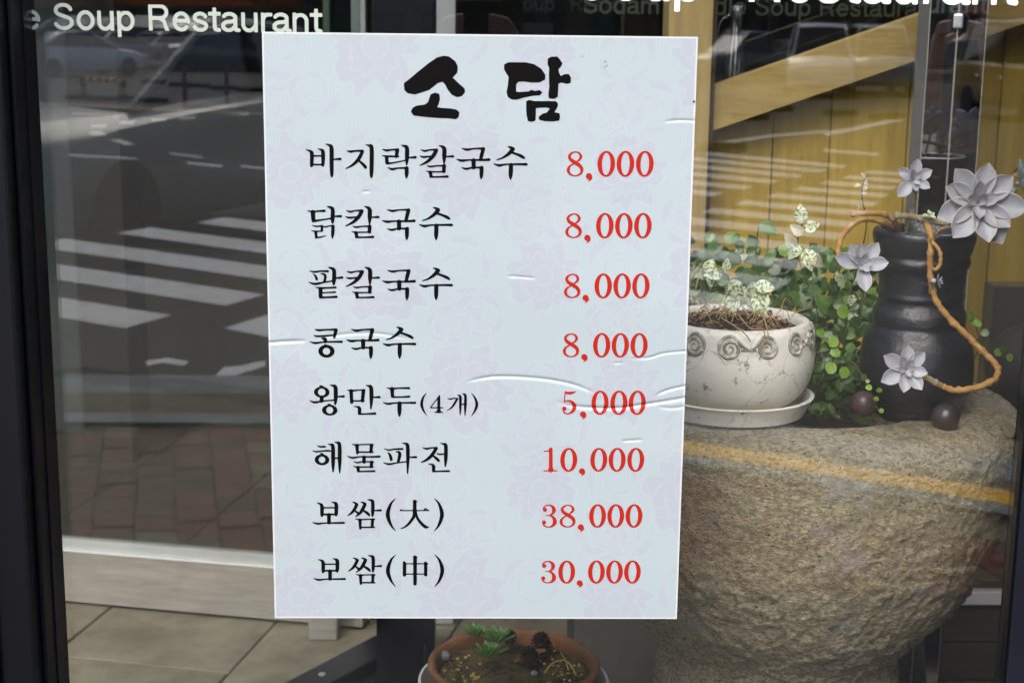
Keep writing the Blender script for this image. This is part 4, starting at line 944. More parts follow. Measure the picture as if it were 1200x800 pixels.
for pts in ([(862, 376, 2.02), (858, 350, 2.01), (853, 322, 2.0)], [(886, 374, 2.02), (886, 350, 2.01), (884, 328, 2.0)], [(815, 340, 2.0), (822, 316, 2.01), (836, 306, 2.02)], [(812, 356, 2.0), (808, 330, 2.01), (822, 308, 2.02)]):
    obj('stem', MB().tube(smooth_path([P(*p) for p in pts], 4), .0010, 6), m_twig if pts[0][0] > 830 else m_straw, vp, smooth=True)
# dry litter and straw on the soil
lt_ = MB(); st_ = MB()
for i in range(260):
    a = rnd.uniform(0, 6.28); r_ = math.sqrt(rnd.random())*.080; c = Vector((WX+r_*math.cos(a), WYp+r_*math.sin(a), zr-.007+rnd.uniform(-.003, .012)*(1-r_/.1)))
    s_ = rnd.uniform(.004, .010); m_ = leaf_mat(c, (rnd.uniform(-1, 1), rnd.uniform(-1, 1), rnd.uniform(-.4, .5)), (rnd.uniform(-.6, .6), rnd.uniform(-.8, .3), 1), s_)
    lt_.add([m_ @ Vector(q) for q in ((-.35, 0, 0), (.3, .05, .12), (.5, .6, -.1), (0, 1, .25), (-.5, .5, 0), (0, .5, -.12))], [(0, 1, 2, 5), (5, 2, 3, 4), (0, 5, 4), (0, 4, 3, 2, 1)])
obj('dry_litter', lt_, m_litter, pot, kind='stuff')
for i in range(48):
    a = rnd.uniform(0, 6.28); r_ = rnd.uniform(.01, .078); c = np.array([WX+r_*math.cos(a), WYp+r_*math.sin(a)-.004, zr+.004]); d_ = rnd.uniform(0, 6.28); L_ = rnd.uniform(.02, .05)
    st_.tube(smooth_path([c, c+np.array([math.cos(d_)*L_*.4, math.sin(d_)*L_*.3, rnd.uniform(.004, .022)]), c+np.array([math.cos(d_)*L_, math.sin(d_)*L_*.6, rnd.uniform(-.002, .008)])], 4), .00055, 5)
for pts in ([(865, 368, 1.93), (880, 385, 1.915), (893, 385, 1.913), (896, 395, 1.912), (893, 410, 1.91), (890, 421, 1.91)], [(893, 365, 1.93), (900, 390, 1.912), (898, 402, 1.91)], [(845, 372, 1.93), (870, 388, 1.912), (880, 400, 1.912)]):
    st_.tube(smooth_path([P(*p) for p in pts], 4), .0008, 5)
obj('dry_straw', st_, m_straw, pot, kind='stuff')

# ================================================================== BLACK JAR
JX, JY = P(1075, 400, 2.035)[0], 2.035
jar = thing('black_clay_jar', 'black glazed ribbed clay jar standing on ball feet on the stone basin', 'jar', (float(JX), JY, ZT))
kp = JY/1785*1.002
rows = [(268, 55), (271, 58.5), (279, 59), (290, 56), (297, 53.5), (303, 55), (309, 54.5), (315, 51), (326, 49.5), (338, 49), (345, 50.5), (350, 48.5), (356, 50), (364, 54), (372, 55), (379, 54.5), (384, 57), (392, 60.5), (405, 65), (422, 67.5), (440, 67.5), (452, 65), (462, 60), (470, 55), (474, 53), (478, 52), (484, 47), (488, 40)]
prf = [(w*kp, P(1075, y_, JY)[2]) for y_, w in rows]
prf = [(.049, P(1075, 300, JY)[2]), (.052, P(1075, 278, JY)[2]), (.056, P(1075, 268.5, JY)[2])]+prf
prf = smooth_path(prf, 4); NJ = 140; arr = []
for r, z in prf:
    a = np.arange(NJ)*2*np.pi/NJ; arr.append(np.stack([JX+r*np.cos(a), JY+r*np.sin(a), np.full(NJ, z)], -1))
V = np.concatenate(arr); nr = V-np.array([JX, JY, 0]); nr[:, 2] = 0; nr /= np.linalg.norm(nr, axis=1)[:, None]
V += nr*(vnoise(V*np.array([1, 1, 3.]), 22)*.0009+vnoise(V*np.array([1, 1, 2.2]), 60)*.0005+vnoise(V, 9)*.0012)[:, None]
n_ = len(prf); I = np.arange(n_*NJ).reshape(n_, NJ); Jn = np.roll(I, -1, axis=1)
b = MB().add(V, np.stack([I[:-1], I[1:], Jn[1:], Jn[:-1]], -1).reshape(-1, 4).tolist()+[tuple(range((n_-1)*NJ, n_*NJ))[::-1]])
b.f = [f[::-1] for f in b.f]
obj('jar_body', b, m_jar, jar, smooth=True)
zj = P(1075, 283, JY)[2]
obj('soil', MB().lathe([(.052, zj), (.03, zj+.004), (1e-4, zj+.006)], (JX, JY), 32, close=True), m_soil, jar, smooth=True)
for (x_, y_, d_, r_) in ((1012, 473, 1.985, .0178), (1108, 488.5, 1.945, .0190), (1120, 462, 2.12, .018)):
    q = P(x_, y_, d_); obj('ball_foot', MB().sphere((q[0], q[1], max(q[2], ZT+.012)), r_, 28, 18), m_ball, jar, smooth=True)
# ---- ghost plant with long orange stems
gl = lambda t: .085+.20*math.sin(math.pi*min(1, (t*.93+.05))**1.15)**.95 if t < .80 else max(.003, (.085+.20*math.sin(math.pi*.794**1.15)**.95)*((1-t)/.20)**.9)
LGH = leaf_mesh('leaf', gl, m_ghost, fold=.03, curl=-.10, thick=.05, nv=12, cup=.42)
LBL = leaf_mesh('leaf', gl, m_blue, fold=.12, curl=-.1, thick=.09, nv=10, cup=.4)
gh = thing('ghost_plant', 'trailing grey lilac ghost plant with orange stems growing in the black jar', 'succulent', (float(JX), JY, float(zj)))
def stem(pts, r, m):
    q = smooth_path([P(*p) for p in pts], 7)
    n__ = len(q); rr = [r*(1+.10*math.sin(i*1.7)+.08*math.sin(i*3.1)+(.22 if i % 11 == 5 else 0))*(1 if r > .003 else 1.0) for i in range(n__)]
    q = [v_+np.array([rnd.uniform(-1, 1), rnd.uniform(-.3, .3), rnd.uniform(-1, 1)])*r*.16 for v_ in q]
    return obj('stem', MB().tube(q, rr, 10), m, gh, smooth=True)
stem([(1053, 272, 2.03), (1050, 262, 2.01), (1040, 253, 2.0), (1024, 250, 1.99), (997, 250, 1.985)], .0039, m_stem)
stem([(1046, 268, 2.02), (1035, 261, 2.0), (1018, 257, 1.985), (1004, 260, 1.97), (990, 272, 1.96), (983, 288, 1.95), (982, 303, 1.945)], .0034, m_stem)
stem([(1046, 256, 2.0), (1056, 252, 1.99), (1075, 255, 1.985), (1092, 259, 1.98), (1112, 262, 1.975)], .0042, m_lichen)
stem([(1062, 274, 2.01), (1064, 262, 2.0), (1068, 250, 1.99), (1071, 235, 1.985), (1073, 222, 1.98)], .0026, m_lichen)
stem([(1085, 262, 1.985), (1090, 272, 1.96), (1091, 290, 1.945), (1090, 315, 1.945), (1094, 345, 1.945), (1108, 368, 1.94), (1130, 390, 1.935), (1150, 410, 1.93), (1165, 425, 1.925), (1170, 436, 1.92), (1162, 447, 1.92), (1140, 455, 1.92), (1118, 457, 1.92), (1104, 452, 1.92)], .0042, m_stem)
stem([(1104, 452, 1.92), (1092, 446, 1.92), (1080, 440, 1.92), (1064, 434, 1.92)], .0040, m_lichen)
stem([(1091, 274, 1.95), (1093, 284, 1.94), (1101, 294, 1.935), (1102, 307, 1.935), (1099, 314, 1.935), (1093, 316, 1.935)], .0026, m_stem)
stem([(1097, 274, 1.96), (1105, 268, 1.955), (1125, 264, 1.95), (1145, 262, 1.95)], .0020, m_stem)
stem([(1165, 240, 1.975), (1178, 231, 1.985), (1190, 222, 1.99)], .0034, m_blue)
rt = MB()
for (x_, y_, d_, L_) in [(1169, 440, 1.92, 18)]*9+[(1075, 452, 1.915, 10)]*4+[(1092, 330, 1.94, 14)]*10+[(1168, 262, 1.95, 14)]*5+[(1120, 268, 1.95, 6)]*3+[(990, 318, 1.94, 8)]*5:
    a = rnd.uniform(.3, 2.9); e = (x_+math.cos(a)*L_*rnd.uniform(.2, .8), y_+math.sin(a)*L_*rnd.uniform(.4, 1))
    rt.tube(smooth_path([P(x_+rnd.uniform(-2, 2), y_, d_), P((x_+e[0])/2+rnd.uniform(-3, 3), (y_+e[1])/2, d_-.003), P(e[0], e[1], d_)], 3), .00035, 4)
obj('hair_roots', rt, m_twig, gh, kind='stuff')
def rosette(cpx, cpy, d_, R, n, me_, tilt=(0, -1, .25), seed=0, par=None, spec=None):
    r2 = random.Random(seed); c = Vector(P(cpx, cpy, d_)); N = Vector(tilt).normalized()
    ux = N.cross(Vector((0, 0, 1))).normalized()*-1; uy = N.cross(ux)*-1
    if uy.z < 0: uy = -uy
    Rm = R*d_/1785
    root = obj('rosette', MB().sphere(c-N*.004, .0035, 8, 6), me_.materials[0], par or gh, smooth=True)
    for i in range(n):
        lay = i/n; a = i*2.39996+seed if spec is None else R_(spec[i][0])
        s_ = Rm*(1.0-.78*lay**1.1)*r2.uniform(.92, 1.06) if spec is None else Rm*spec[i][1]
        el = .12+1.15*lay**1.3 if spec is None else spec[i][2]
        rad = ux*math.cos(a)+uy*math.sin(a); yd = rad*math.cos(el)+N*math.sin(el); zd = N*math.cos(el)-rad*math.sin(el)
        m_ = leaf_mat(c+N*(.0045*lay)+rad*.0015, yd, zd, s_)
        m_.translation = m_.translation; inst('leaf', me_, root, m_)
    return root
rosette(1145, 238, 1.935, 58, 16, LGH, seed=1, spec=[(78, .82, .2), (38, .85, .2), (128, .85, .15), (158, .80, .2), (-8, .98, .15), (-42, .80, .25), (-80, .86, .2), (-128, .95, .15), (-160, .92, .05), (-60, .95, -.05),
                                                  (100, .52, .65), (15, .46, .7), (-100, .44, .6), (170, .42, .7), (60, .34, 1.05), (-30, .25, 1.2)])
rosette(1070, 211, 1.97, 27, 10, LGH, seed=2, spec=[(82, .9, .25), (150, .85, .25), (28, .85, .3), (-135, 1.05, .1), (-30, .75, .2), (-85, .55, .4), (115, .55, .7), (45, .5, .7), (-60, .4, .8), (160, .4, .9)])
rosette(1009, 311, 1.93, 34, 11, LGH, seed=3, spec=[(95, .8, .35), (55, .95, .2), (122, .85, .2), (165, 1.0, .15), (5, .90, .2), (-85, .95, .2), (140, .5, .6), (75, .5, .7), (20, .45, .7), (-50, .4, .7), (-120, .35, .9)])
rosette(1061, 433, 1.905, 33, 12, LGH, seed=4, spec=[(88, .9, .2), (45, .9, .2), (150, 1.0, .15), (-155, 1.05, .1), (-100, .85, .2), (-55, .9, .2), (-10, .75, .3), (120, .6, .5), (65, .5, .7), (180, .45, .7), (-75, .4, .8), (15, .35, .9)])
rosette(1196, 214, 1.99, 30, 12, LBL, tilt=(.75, -.45, .45), seed=5)
rosette(1098, 329, 1.938, 10, 9, LGH, tilt=(.9, -.5, .1), seed=6)
rosette(1089, 253, 1.975, 9, 7, LV, tilt=(0, -.6, .8), seed=7)
dl = obj('dry_leaf', MB().add([P(1183, 205, 2.0), P(1192, 207, 2.0), P(1194, 200, 2.005), P(1192, 196, 2.0)], [(0, 1, 2, 3)]), m_stem, gh)

# ================================================================== TERRACOTTA BOWL
TX, TY = P(602, 775, 2.1)[0], 2.1; ZR = P(602, 776, 2.1)[2]
stn = thing('plant_stand', 'round wooden plant stand carrying the terracotta bowl, almost out of sight', 'plant stand', (float(TX), TY, 0))
zt_ = ZR-.10
obj('stand_top', MB().lathe([(.155, zt_-.03), (.16, zt_-.026), (.16, zt_-.006), (.155, zt_-.002)], (TX, TY), 48), m_dboard, stn, smooth='auto')
for a in (.8, 2.4, 4, 5.5):
    obj('leg', MB().tube([(TX+.10*math.cos(a), TY+.10*math.sin(a), zt_-.031), (TX+.13*math.cos(a), TY+.13*math.sin(a), .006)], .014, 12), m_dboard, stn, smooth=True)
s2 = obj('pot_saucer', MB().lathe([(.09, zt_-.001), (.12, zt_+.004), (.139, ZR-.028), (.141, ZR-.026), (.137, ZR-.0255), (.117, zt_+.012), (1e-4, zt_+.011)], (TX, TY), 72), m_saucer, label='white dish holding the terracotta bowl below the menu', cat='dish', smooth='auto')
tb = thing('terracotta_bowl', 'weathered terracotta bowl of mossy soil below the menu', 'flower pot', (float(TX), TY, float(zt_+.012)))
prf = [(.085, zt_+.0125), (.105, zt_+.03), (.118, ZR-.03), (.1235, ZR-.006), (.127, ZR), (.1225, ZR+.004), (.1165, ZR+.001), (.113, ZR-.008), (.111, ZR-.03)]
prf = smooth_path(prf, 4); NT = 120; arr = []
for r, z in prf:
    a = np.arange(NT)*2*np.pi/NT; arr.append(np.stack([TX+r*np.cos(a), TY+r*np.sin(a), np.full(NT, z)], -1))
V = np.concatenate(arr); V[:, 2] += vnoise(V, 25)*.0022*np.clip((V[:, 2]-ZR+.03)/.03, 0, 1); V[:, :2] += np.stack([vnoise(V, 18), vnoise(V+5, 18)], -1)*.0016
n_ = len(prf); I = np.arange(n_*NT).reshape(n_, NT); Jn = np.roll(I, -1, axis=1)
obj('bowl', MB().add(V, np.stack([I[:-1], Jn[:-1], Jn[1:], I[1:]], -1).reshape(-1, 4).tolist()+[tuple(range(NT))[::-1]]), m_terra, tb, smooth=True)
gr = []; NG = 60
g1 = np.linspace(-.112, .112, NG); XX, YY = np.meshgrid(g1, g1); pv = np.stack([XX.ravel()+TX, YY.ravel()+TY, np.zeros(NG*NG)], -1)
zz = ZR-.018+vnoise(pv, 30)*.004+vnoise(pv, 90)*.0025+.005*np.exp(-((XX.ravel()+.02)**2+(YY.ravel()-.03)**2)/.002); pv[:, 2] = zz
I = np.arange(NG*NG).reshape(NG, NG); fs = [f for f in np.stack([I[:-1, :-1], I[:-1, 1:], I[1:, 1:], I[1:, :-1]], -1).reshape(-1, 4).tolist() if all(math.hypot(pv[i][0]-TX, pv[i][1]-TY) < .1125 for i in f)]
obj('mossy_soil', MB().add(pv, fs), m_moss, tb, smooth=True)
def soilz(x, y): return ZR-.018+float(vnoise(np.array([[x, y, 0]]), 30)[0])*.004
for mm_, nn_, nm in ((m_pebble, 150, 'gravel'), (m_pebbley, 100, 'yellow_gravel')):
    b = MB()
    for i in range(nn_):
        a = rnd.uniform(0, 6.28) if nm == 'gravel' else rnd.choice([rnd.gauss(0.1, .6), rnd.gauss(3.6, .7)]); r_ = (math.sqrt(rnd.random()) if nm == 'gravel' else rnd.uniform(.5, .98))*.106
        x, y = TX+r_*math.cos(a), TY+r_*math.sin(a); b.sphere((x, y, soilz(x, y)+.001), rnd.uniform(.0015, .0035), 6, 4, rnd.uniform(.5, .9))
    obj(nm, b, mm_, tb, kind='stuff')
SL = leaf_mesh('leaf', lambda t: .02+.13*math.sin(math.pi*min(1, t*.9+.1))**.8 if t < .9 else .02, m_semp, fold=.1, curl=-.18, thick=.06, nv=6, cup=.2)
for k, (x_, y_, R__, lab, n_) in enumerate(((573, 768, 24, 'small bright green houseleek nearest the front of the terracotta bowl', 26), (583, 752, 27, 'middle green houseleek, the largest in the terracotta bowl', 30), (558, 744, 20, 'darker green houseleek at the back of the terracotta bowl', 24))):
    c = PZ(x_, y_, ZR+.008); t_ = thing('houseleek', lab, 'succulent', tuple(map(float, c)), 0, 'green houseleeks in the terracotta bowl')
    r2 = random.Random(k)
    for i in range(n_):
        lay = i/n_; a = i*2.39996; el = .25+1.0*lay; rad = Vector((math.cos(a), math.sin(a), 0)); yd = rad*math.cos(el)+Vector((0, 0, math.sin(el))); zd = Vector((0, 0, math.cos(el)))-rad*math.sin(el)
        inst('leaf', SL, t_, leaf_mat(Vector(c)+rad*.001, yd, zd, R__*c[1]/1785*(1-.5*lay)*r2.uniform(.85, 1.1)))
for k, (x_, y_, s_, lab) in enumerate(((620, 768, .014, 'dark pine cone lying in front of the other in the terracotta bowl'), (634, 752, .015, 'dark pine cone at the back of the terracotta bowl'), (597, 746, .011, 'small brown pine cone behind the green houseleeks'))):
    c = PZ(x_, y_, ZR+.004); t_ = thing('pine_cone', lab, 'pine cone', tuple(map(float, c)), 0, 'pine cones in the terracotta bowl')
    b = MB(); b.sphere(c, s_*.62, 10, 8)
    obj('core', b, m_cone, t_, smooth=True); b = MB()
    for i in range(60):
        z = 1-2*(i+.5)/60; a = i*2.39996; r_ = math.sqrt(1-z*z); d_ = Vector((r_*math.cos(a), r_*math.sin(a), z)); m_ = leaf_mat(Vector(c)+d_*s_*.5, d_+Vector((0, 0, .35)), Vector((0, 0, 1)) if abs(z) < .9 else Vector((1, 0, 0)), s_*.62)
        b.add([m_ @ Vector(q) for q in ((-.3, 0, -.06), (.3, 0, -.06), (.42, .8, 0), (0, 1.05, .1), (-.42, .8, 0), (0, .5, .18))], [(0, 1, 2, 5), (5, 2, 3, 4), (0, 5, 4), (0, 4, 3, 2, 1)])
    obj('scales', b, m_cone, t_, kind='stuff')
def resting(name, pts, r, m, lab, cat):
    o = obj(name, MB().tube(smooth_path(pts, 5), r, 8), m, smooth=True); return tag(o, lab, cat)
zq = ZR-.008
resting('dry_twig', [PZ(638, 788, zq), PZ(648, 776, zq+.012), PZ(661, 773, zq+.014), PZ(670, 780, zq+.01), PZ(675, 791, zq)], .0012, m_straw, 'bent pale dry twig on the soil of the terracotta bowl', 'twig')
resting('dry_twig', [PZ(657, 764, zq), PZ(663, 774, zq+.009), PZ(666, 784, zq+.006)], .0012, m_straw, 'short pale twig crossing the bent twig in the terracotta bowl', 'twig')
resting('dry_grass', [PZ(632, 755, zq+.012), PZ(643, 748, zq+.018), PZ(651, 757, zq+.006)], .0010, m_straw, 'curl of dry grass beside the pine cones in the terracotta bowl', 'dry grass')
b = MB(); rings = []
for i in range(9):
    t = i/8; a = PZ(603+t*36, 775-8*math.sin(t*2.2)-t*6, zq+.006); w = .009*math.sin(math.pi*(t*.9+.05))+.001
    rings.append([(a[0], a[1]-w, a[2]), (a[0], a[1], a[2]+.004), (a[0], a[1]+w, a[2]+.001), (a[0], a[1], a[2]-.001)])
tag(obj('fallen_leaf', b.loft(rings), m_terra, smooth='auto'), 'curled brown dry leaf in front of the pine cones', 'dry leaf')
b = MB().sphere(tuple(PZ(626, 788, zq)), .0055, 7, 5, .6); tag(obj('blue_stone', b, mat('blue_stone', (.19, .23, .30), .5)), 'small blue grey stone on the soil of the terracotta bowl', 'stone')
b = MB().sphere(tuple(PZ(522, 768, zq)), .009, 7, 5, .9); tag(obj('grey_shard', b, mat('grey_shard', (.17, .16, .15), .6)), 'grey pointed stone at the left inside the terracotta bowl', 'stone')
# ================================================================== STREET BEHIND THE CAMERA (seen mirrored in the glass)
def car(name, label, x, y, rz, col, kind='sedan', L=4.5, Wd=1.8, H=1.45):
    t = thing(name, label, 'car' if kind != 'pickup' else 'pickup truck', (x, y, gz(y)), rz, 'cars on the street mirrored in the glass'); pm_ = paint(name, col); hw = Wd/2
    # station: x, half width, z bottom, z shoulder
    if kind == 'pickup': st = [(-2.4, .80, .45, .95), (-2.3, .88, .40, 1.05), (-.6, .9, .3, 1.05), (.9, .9, .3, 1.02), (1.5, .88, .3, 1.0), (2.15, .86, .32, .95), (2.4, .78, .42, .80)]
    elif kind == 'van': st = [(-2.3, .82, .4, 1.05), (-2.25, .88, .3, 1.1), (0, .9, .28, 1.1), (1.6, .9, .28, 1.1), (2.1, .88, .3, 1.0), (2.3, .8, .4, .8)]
    else: st = [(-2.25, .70, .50, .82), (-2.18, .82, .32, .98), (-1.7, .88, .26, 1.02), (-.6, .90, .22, .98), (.6, .90, .22, .94), (1.4, .88, .24, .88), (1.95, .83, .26, .78), (2.2, .70, .34, .62), (2.26, .55, .42, .55)]
    k = L/4.5; rings = []
    for sx, w, zb_, zs in st:
        w = w*hw/.9; zm = (zb_+zs)/2
        rings.append([(sx*k, -w*.93, zb_), (sx*k, -w, zb_+.10), (sx*k, -w*1.0, zm+.06), (sx*k, -w*.96, zs-.06), (sx*k, -w*.86, zs), (sx*k, 0, zs+.04), (sx*k, w*.86, zs), (sx*k, w*.96, zs-.06), (sx*k, w, zm+.06), (sx*k, w, zb_+.10), (sx*k, w*.93, zb_), (sx*k, 0, zb_)])
    obj('body', MB().loft(rings), pm_, t, smooth='auto', local=True)
    if kind == 'pickup': cab = [(-.55, 1.0), (-.42, 1.66), (.55, 1.70), (1.35, 1.02)]
    elif kind == 'van': cab = [(-2.2, 1.05), (-2.1, 1.85), (1.0, 1.88), (1.75, 1.08)]
    else: cab = [(-1.75, .98), (-.95, H-.04), (.15, H), (1.15, .92)]
    def cabring(x_, z_, w): return [(x_*k, -w, z_), (x_*k, w, z_)]
    b = MB(); n0 = [(cab[0][0]*k, -hw*.84, cab[0][1]), (cab[1][0]*k, -hw*.66, cab[1][1]), (cab[2][0]*k, -hw*.66, cab[2][1]), (cab[3][0]*k, -hw*.82, cab[3][1])]
    n1 = [(q[0], -q[1], q[2]) for q in n0]
    b.add(n0+n1, [(0, 1, 2, 3)[::-1], (4, 5, 6, 7), (0, 4, 5, 1), (3, 2, 6, 7)]); obj('windows', b, m_cglass, t, local=True)
    rf = [(cab[1][0]*k-.05, cab[1][1]-.03), (cab[1][0]*k+.1, cab[1][1]+.02), ((cab[1][0]+cab[2][0])/2*k, cab[2][1]+.035), (cab[2][0]*k-.05, cab[2][1]+.02), (cab[2][0]*k+.12, cab[2][1]-.04)]
    obj('roof', MB().loft([[(x_, -hw*.70, z_-.03), (x_, -hw*.62, z_+.01), (x_, 0, z_+.03), (x_, hw*.62, z_+.01), (x_, hw*.70, z_-.03), (x_, 0, z_-.02)] for x_, z_ in rf]), pm_, t, smooth='auto', local=True)
    for sy in (-1, 1):
        pil = MB()
        a, b_, c, d = [(q[0], sy*abs(q[1])*1.012, q[2]) for q in n0]
        mid0 = (-.25*k, sy*hw*.85, cab[0][1]-.02); mid1 = (-.32*k, sy*hw*.672, cab[2][1]-.02)
        pil.tube([a, b_], .045, 6); obj('pillar', pil, pm_, t, local=True)
        obj('pillar', MB().tube([d, c], .035, 6), pm_, t, local=True); obj('pillar', MB().tube([mid0, mid1], .035, 6), m_tyre, t, local=True)
        obj('window_trim', MB().tube(smooth_path([a, b_, ((b_[0]+c[0])/2, b_[1], max(b_[2], c[2])+.01), c, d], 5), .014, 6), m_edge, t, local=True)
        for hx in (-.95, .25): obj('door_handle', MB().tube(smooth_path([(hx*k-.11, sy*hw*.965, .83), (hx*k-.08, sy*hw*1.015, .84), (hx*k+.08, sy*hw*1.015, .84), (hx*k+.11, sy*hw*.965, .83)], 3), .014, 6), m_edge, t, local=True)
        for sx in (-1.38, 1.38):
            w = MB(); cyl = [(.001, 0)]
            b2 = MB().lathe([(.20, -.1), (.29, -.1), (.325, -.07), (.325, .07), (.29, .1), (.20, .1)], (0, 0), 28); b2.v = [(v[0]+sx*k, sy*(hw-.10)+v[2], v[1]+.325) for v in b2.v]
            wh = obj('tyre', b2, m_tyre, t, local=True, smooth='auto')
            b3 = MB().lathe([(.205, -.085), (.205, .085), (.17, .06), (.04, .095), (.01, .095)], (0, 0), 10); b3.v = [(v[0]+sx*k, sy*(hw-.10)+sy*v[2], v[1]+.325) for v in b3.v]
            obj('rim', b3, m_rim, t, local=True)
        zz_ = .80 if kind == 'sedan' else .9
        obj('tail_lamp', MB().box((-2.235*k, min(sy*hw*.55, sy*hw*.9), zz_-.07), (-2.13*k, max(sy*hw*.55, sy*hw*.9), zz_+.07), .02), m_lampr, t, local=True)
        obj('head_lamp', MB().box((2.08*k, min(sy*hw*.55, sy*hw*.9), zz_-.19), (2.22*k, max(sy*hw*.55, sy*hw*.9), zz_-.08), .02), m_lampw, t, local=True)
    if kind == 'pickup': obj('bed', MB().box((-2.25, -.78, 1.056), (-.62, .78, 1.07)), m_tyre, t, local=True)
    return t
def at(px, py): q = MG(px, py); return float(q[0]), float(q[1])
def place(px, D): d = ray(px, 60); return float(d[0]/d[1]*D), float(2*D0-D)
W_, G_, K_, S_ = (.85, .85, .85), (.10, .11, .12), (.02, .02, .024), (.36, .38, .40)
for nm, lab, px, D, rz, c, kd in (
    ('white_sedan', 'white sedan driving to the right, mirrored at the upper left of the window', 91, 52, R_(-44), W_, 'sedan'),
    ('silver_sedan', 'silver sedan mirrored behind and right of the white sedan', 140, 66, R_(-55), S_, 'sedan'),
    ('white_hatchback', 'small white car mirrored far off under the lettering', 196, 70, R_(-60), W_, 'sedan'),
    ('dark_sedan', 'dark car mirrored far off beside the menu edge', 262, 60, R_(-20), K_, 'sedan'),
    ('pale_car', 'pale car mirrored at the far left edge under the white sedan', -120, 30, R_(-20), S_, 'sedan'),
    ('grey_pickup', 'grey pickup truck mirrored in the dark opening above the beam', 878, 54, R_(150), G_, 'pickup'),
    ('grey_sedan', 'grey car mirrored right of the pickup truck above the beam', 948, 58, R_(-14), (.25, .27, .3), 'sedan'),
    ('white_suv', 'white car seen from the front mirrored over the sloping beam', 960, 42, R_(100), W_, 'van'),
    ('pale_van', 'pale van mirrored over the beam beside the tinted panel', 1024, 44, R_(95), S_, 'van'),
    ('yellow_van', 'yellow van mirrored at the upper right edge of the window', 1222, 30, R_(85), (.42, .27, .06), 'van')):
    x_, y_ = place(px, D); car(nm, lab, x_, y_, rz, c, kd)
car('parked_car', 'large grey car parked on the pavement, mirrored in the glass door', -5.15, -2.12, R_(89), (.26, .285, .29), 'sedan', L=4.7, Wd=1.86, H=1.42)
# traffic barrier, delineator posts, rubber kerbs
b1 = at(98, 116); b2 = at(145, 119)
tb_ = thing('traffic_barrier', 'low yellow and black striped traffic barrier on the road mirrored below the white sedan', 'barrier', (b1[0], b1[1], gz(b1[1])))
v1 = Vector((*b1, gz(b1[1]))); v2 = Vector((*b2, gz(b2[1]))); hB = .45
for v in (v1, v2):
    for i in range(3): obj('post_band', MB().tube([v+Vector((0, 0, hB*i/3)), v+Vector((0, 0, hB*(i+1)/3))], .075, 10), (m_rubber, m_yellow, m_rubber)[i], tb_)
for i in range(10):
    a_ = v1+(v2-v1)*(i/10)+Vector((0, 0, hB)); b_ = v1+(v2-v1)*((i+1)/10)+Vector((0, 0, hB)); obj('rail_band', MB().tube([a_, b_], .055, 8), m_yellow if i % 2 else m_rubber, tb_)
for i, (px_, py_) in enumerate(((217, 124), (266, 123), (330, 124), (400, 125), (480, 126))):
    x_, y_ = at(px_, py_); t = thing('delineator_post', ['dark red road post, leftmost of the row mirrored beside the menu', 'dark red road post, second of the row mirrored beside the menu', 'dark red road post mirrored behind the menu poster', 'dark red road post mirrored behind the poster title', 'dark red road post mirrored behind the poster middle'][i], 'road post', (x_, y_, gz(y_)), 0, 'delineator posts along the centre line')
    obj('post', MB().lathe([(.05, gz(y_)+.03), (.045, gz(y_)+.78), (.02, gz(y_)+.80)], (x_, y_), 12), m_redp, t, smooth='auto'); obj('foot', MB().lathe([(.14, gz(y_)), (.12, gz(y_)+.03), (.05, gz(y_)+.035)], (x_, y_), 12), m_rubber, t)
for i, (px_, py_) in enumerate(((94, 117), (120, 119), (150, 119), (178, 121), (180, 98), (213, 102), (232, 103), (262, 106), (293, 108), (845, 178), (880, 141), (985, 136), (1040, 140), (910, 131))):
    x_, y_ = at(px_, py_); t = obj('rubber_kerb', MB().box((x_-.35, y_-.09, gz(y_)+.001), (x_+.35, y_+.09, gz(y_)+.13), .03), m_rubber)
    tag(t, 'low black rubber lane block on the mirrored road', 'lane block', 'rubber lane blocks on the road')
# far side: verge, trees and shop fronts
obj('far_verge', MB().box((-120, -62, -1.2), (120, -57, gz(-57)+.22)), m_strip, kind='structure')
for i, (x0, w, h) in enumerate(((-62, 15, 12), (-46.5, 12, 9), (-34, 15, 14), (-18.5, 11, 8), (-7, 14, 13), (7.5, 16, 10), (24, 14, 15), (38.5, 17, 9), (56, 16, 12), (-84, 21, 10), (72.5, 20, 11))):
    yb_ = -74-rnd.uniform(0, 2); z0 = gz(yb_); bt = thing('street_building', f'{["grey", "green", "brown"][i % 3]} shop building across the road, {["low", "taller", "tallest"][0 if h < 10 else 1 if h < 13 else 2]} of its neighbours, mirrored {["far left", "left", "left of middle", "near the middle", "in the middle", "right of middle", "right", "far right", "at the right end", "at the left end", "beyond the right end"][i]}', 'building', (x0, yb_, z0), 0, 'buildings across the road')
    obj('wall', MB().box((x0, yb_-10, z0), (x0+w, yb_, z0+h)), m_shop[i % 3], bt)
    nwin = int(w/3)
    for f_ in range(int(h/3.2)):
        for k_ in range(nwin):
            xx = x0+1+k_*(w-1)/nwin; obj('window', MB().box((xx, yb_+.001, z0+.7+f_*3.2), (xx+(w-1)/nwin-.8, yb_+.06, z0+2.6+f_*3.2)), m_win, bt)
    obj('sign_band', MB().box((x0+.4, yb_+.002, z0+2.75), (x0+w-.4, yb_+.22, z0+3.3)), [m_orange, m_dark_green, m_shop[1]][i % 3], bt)
cl = MB()
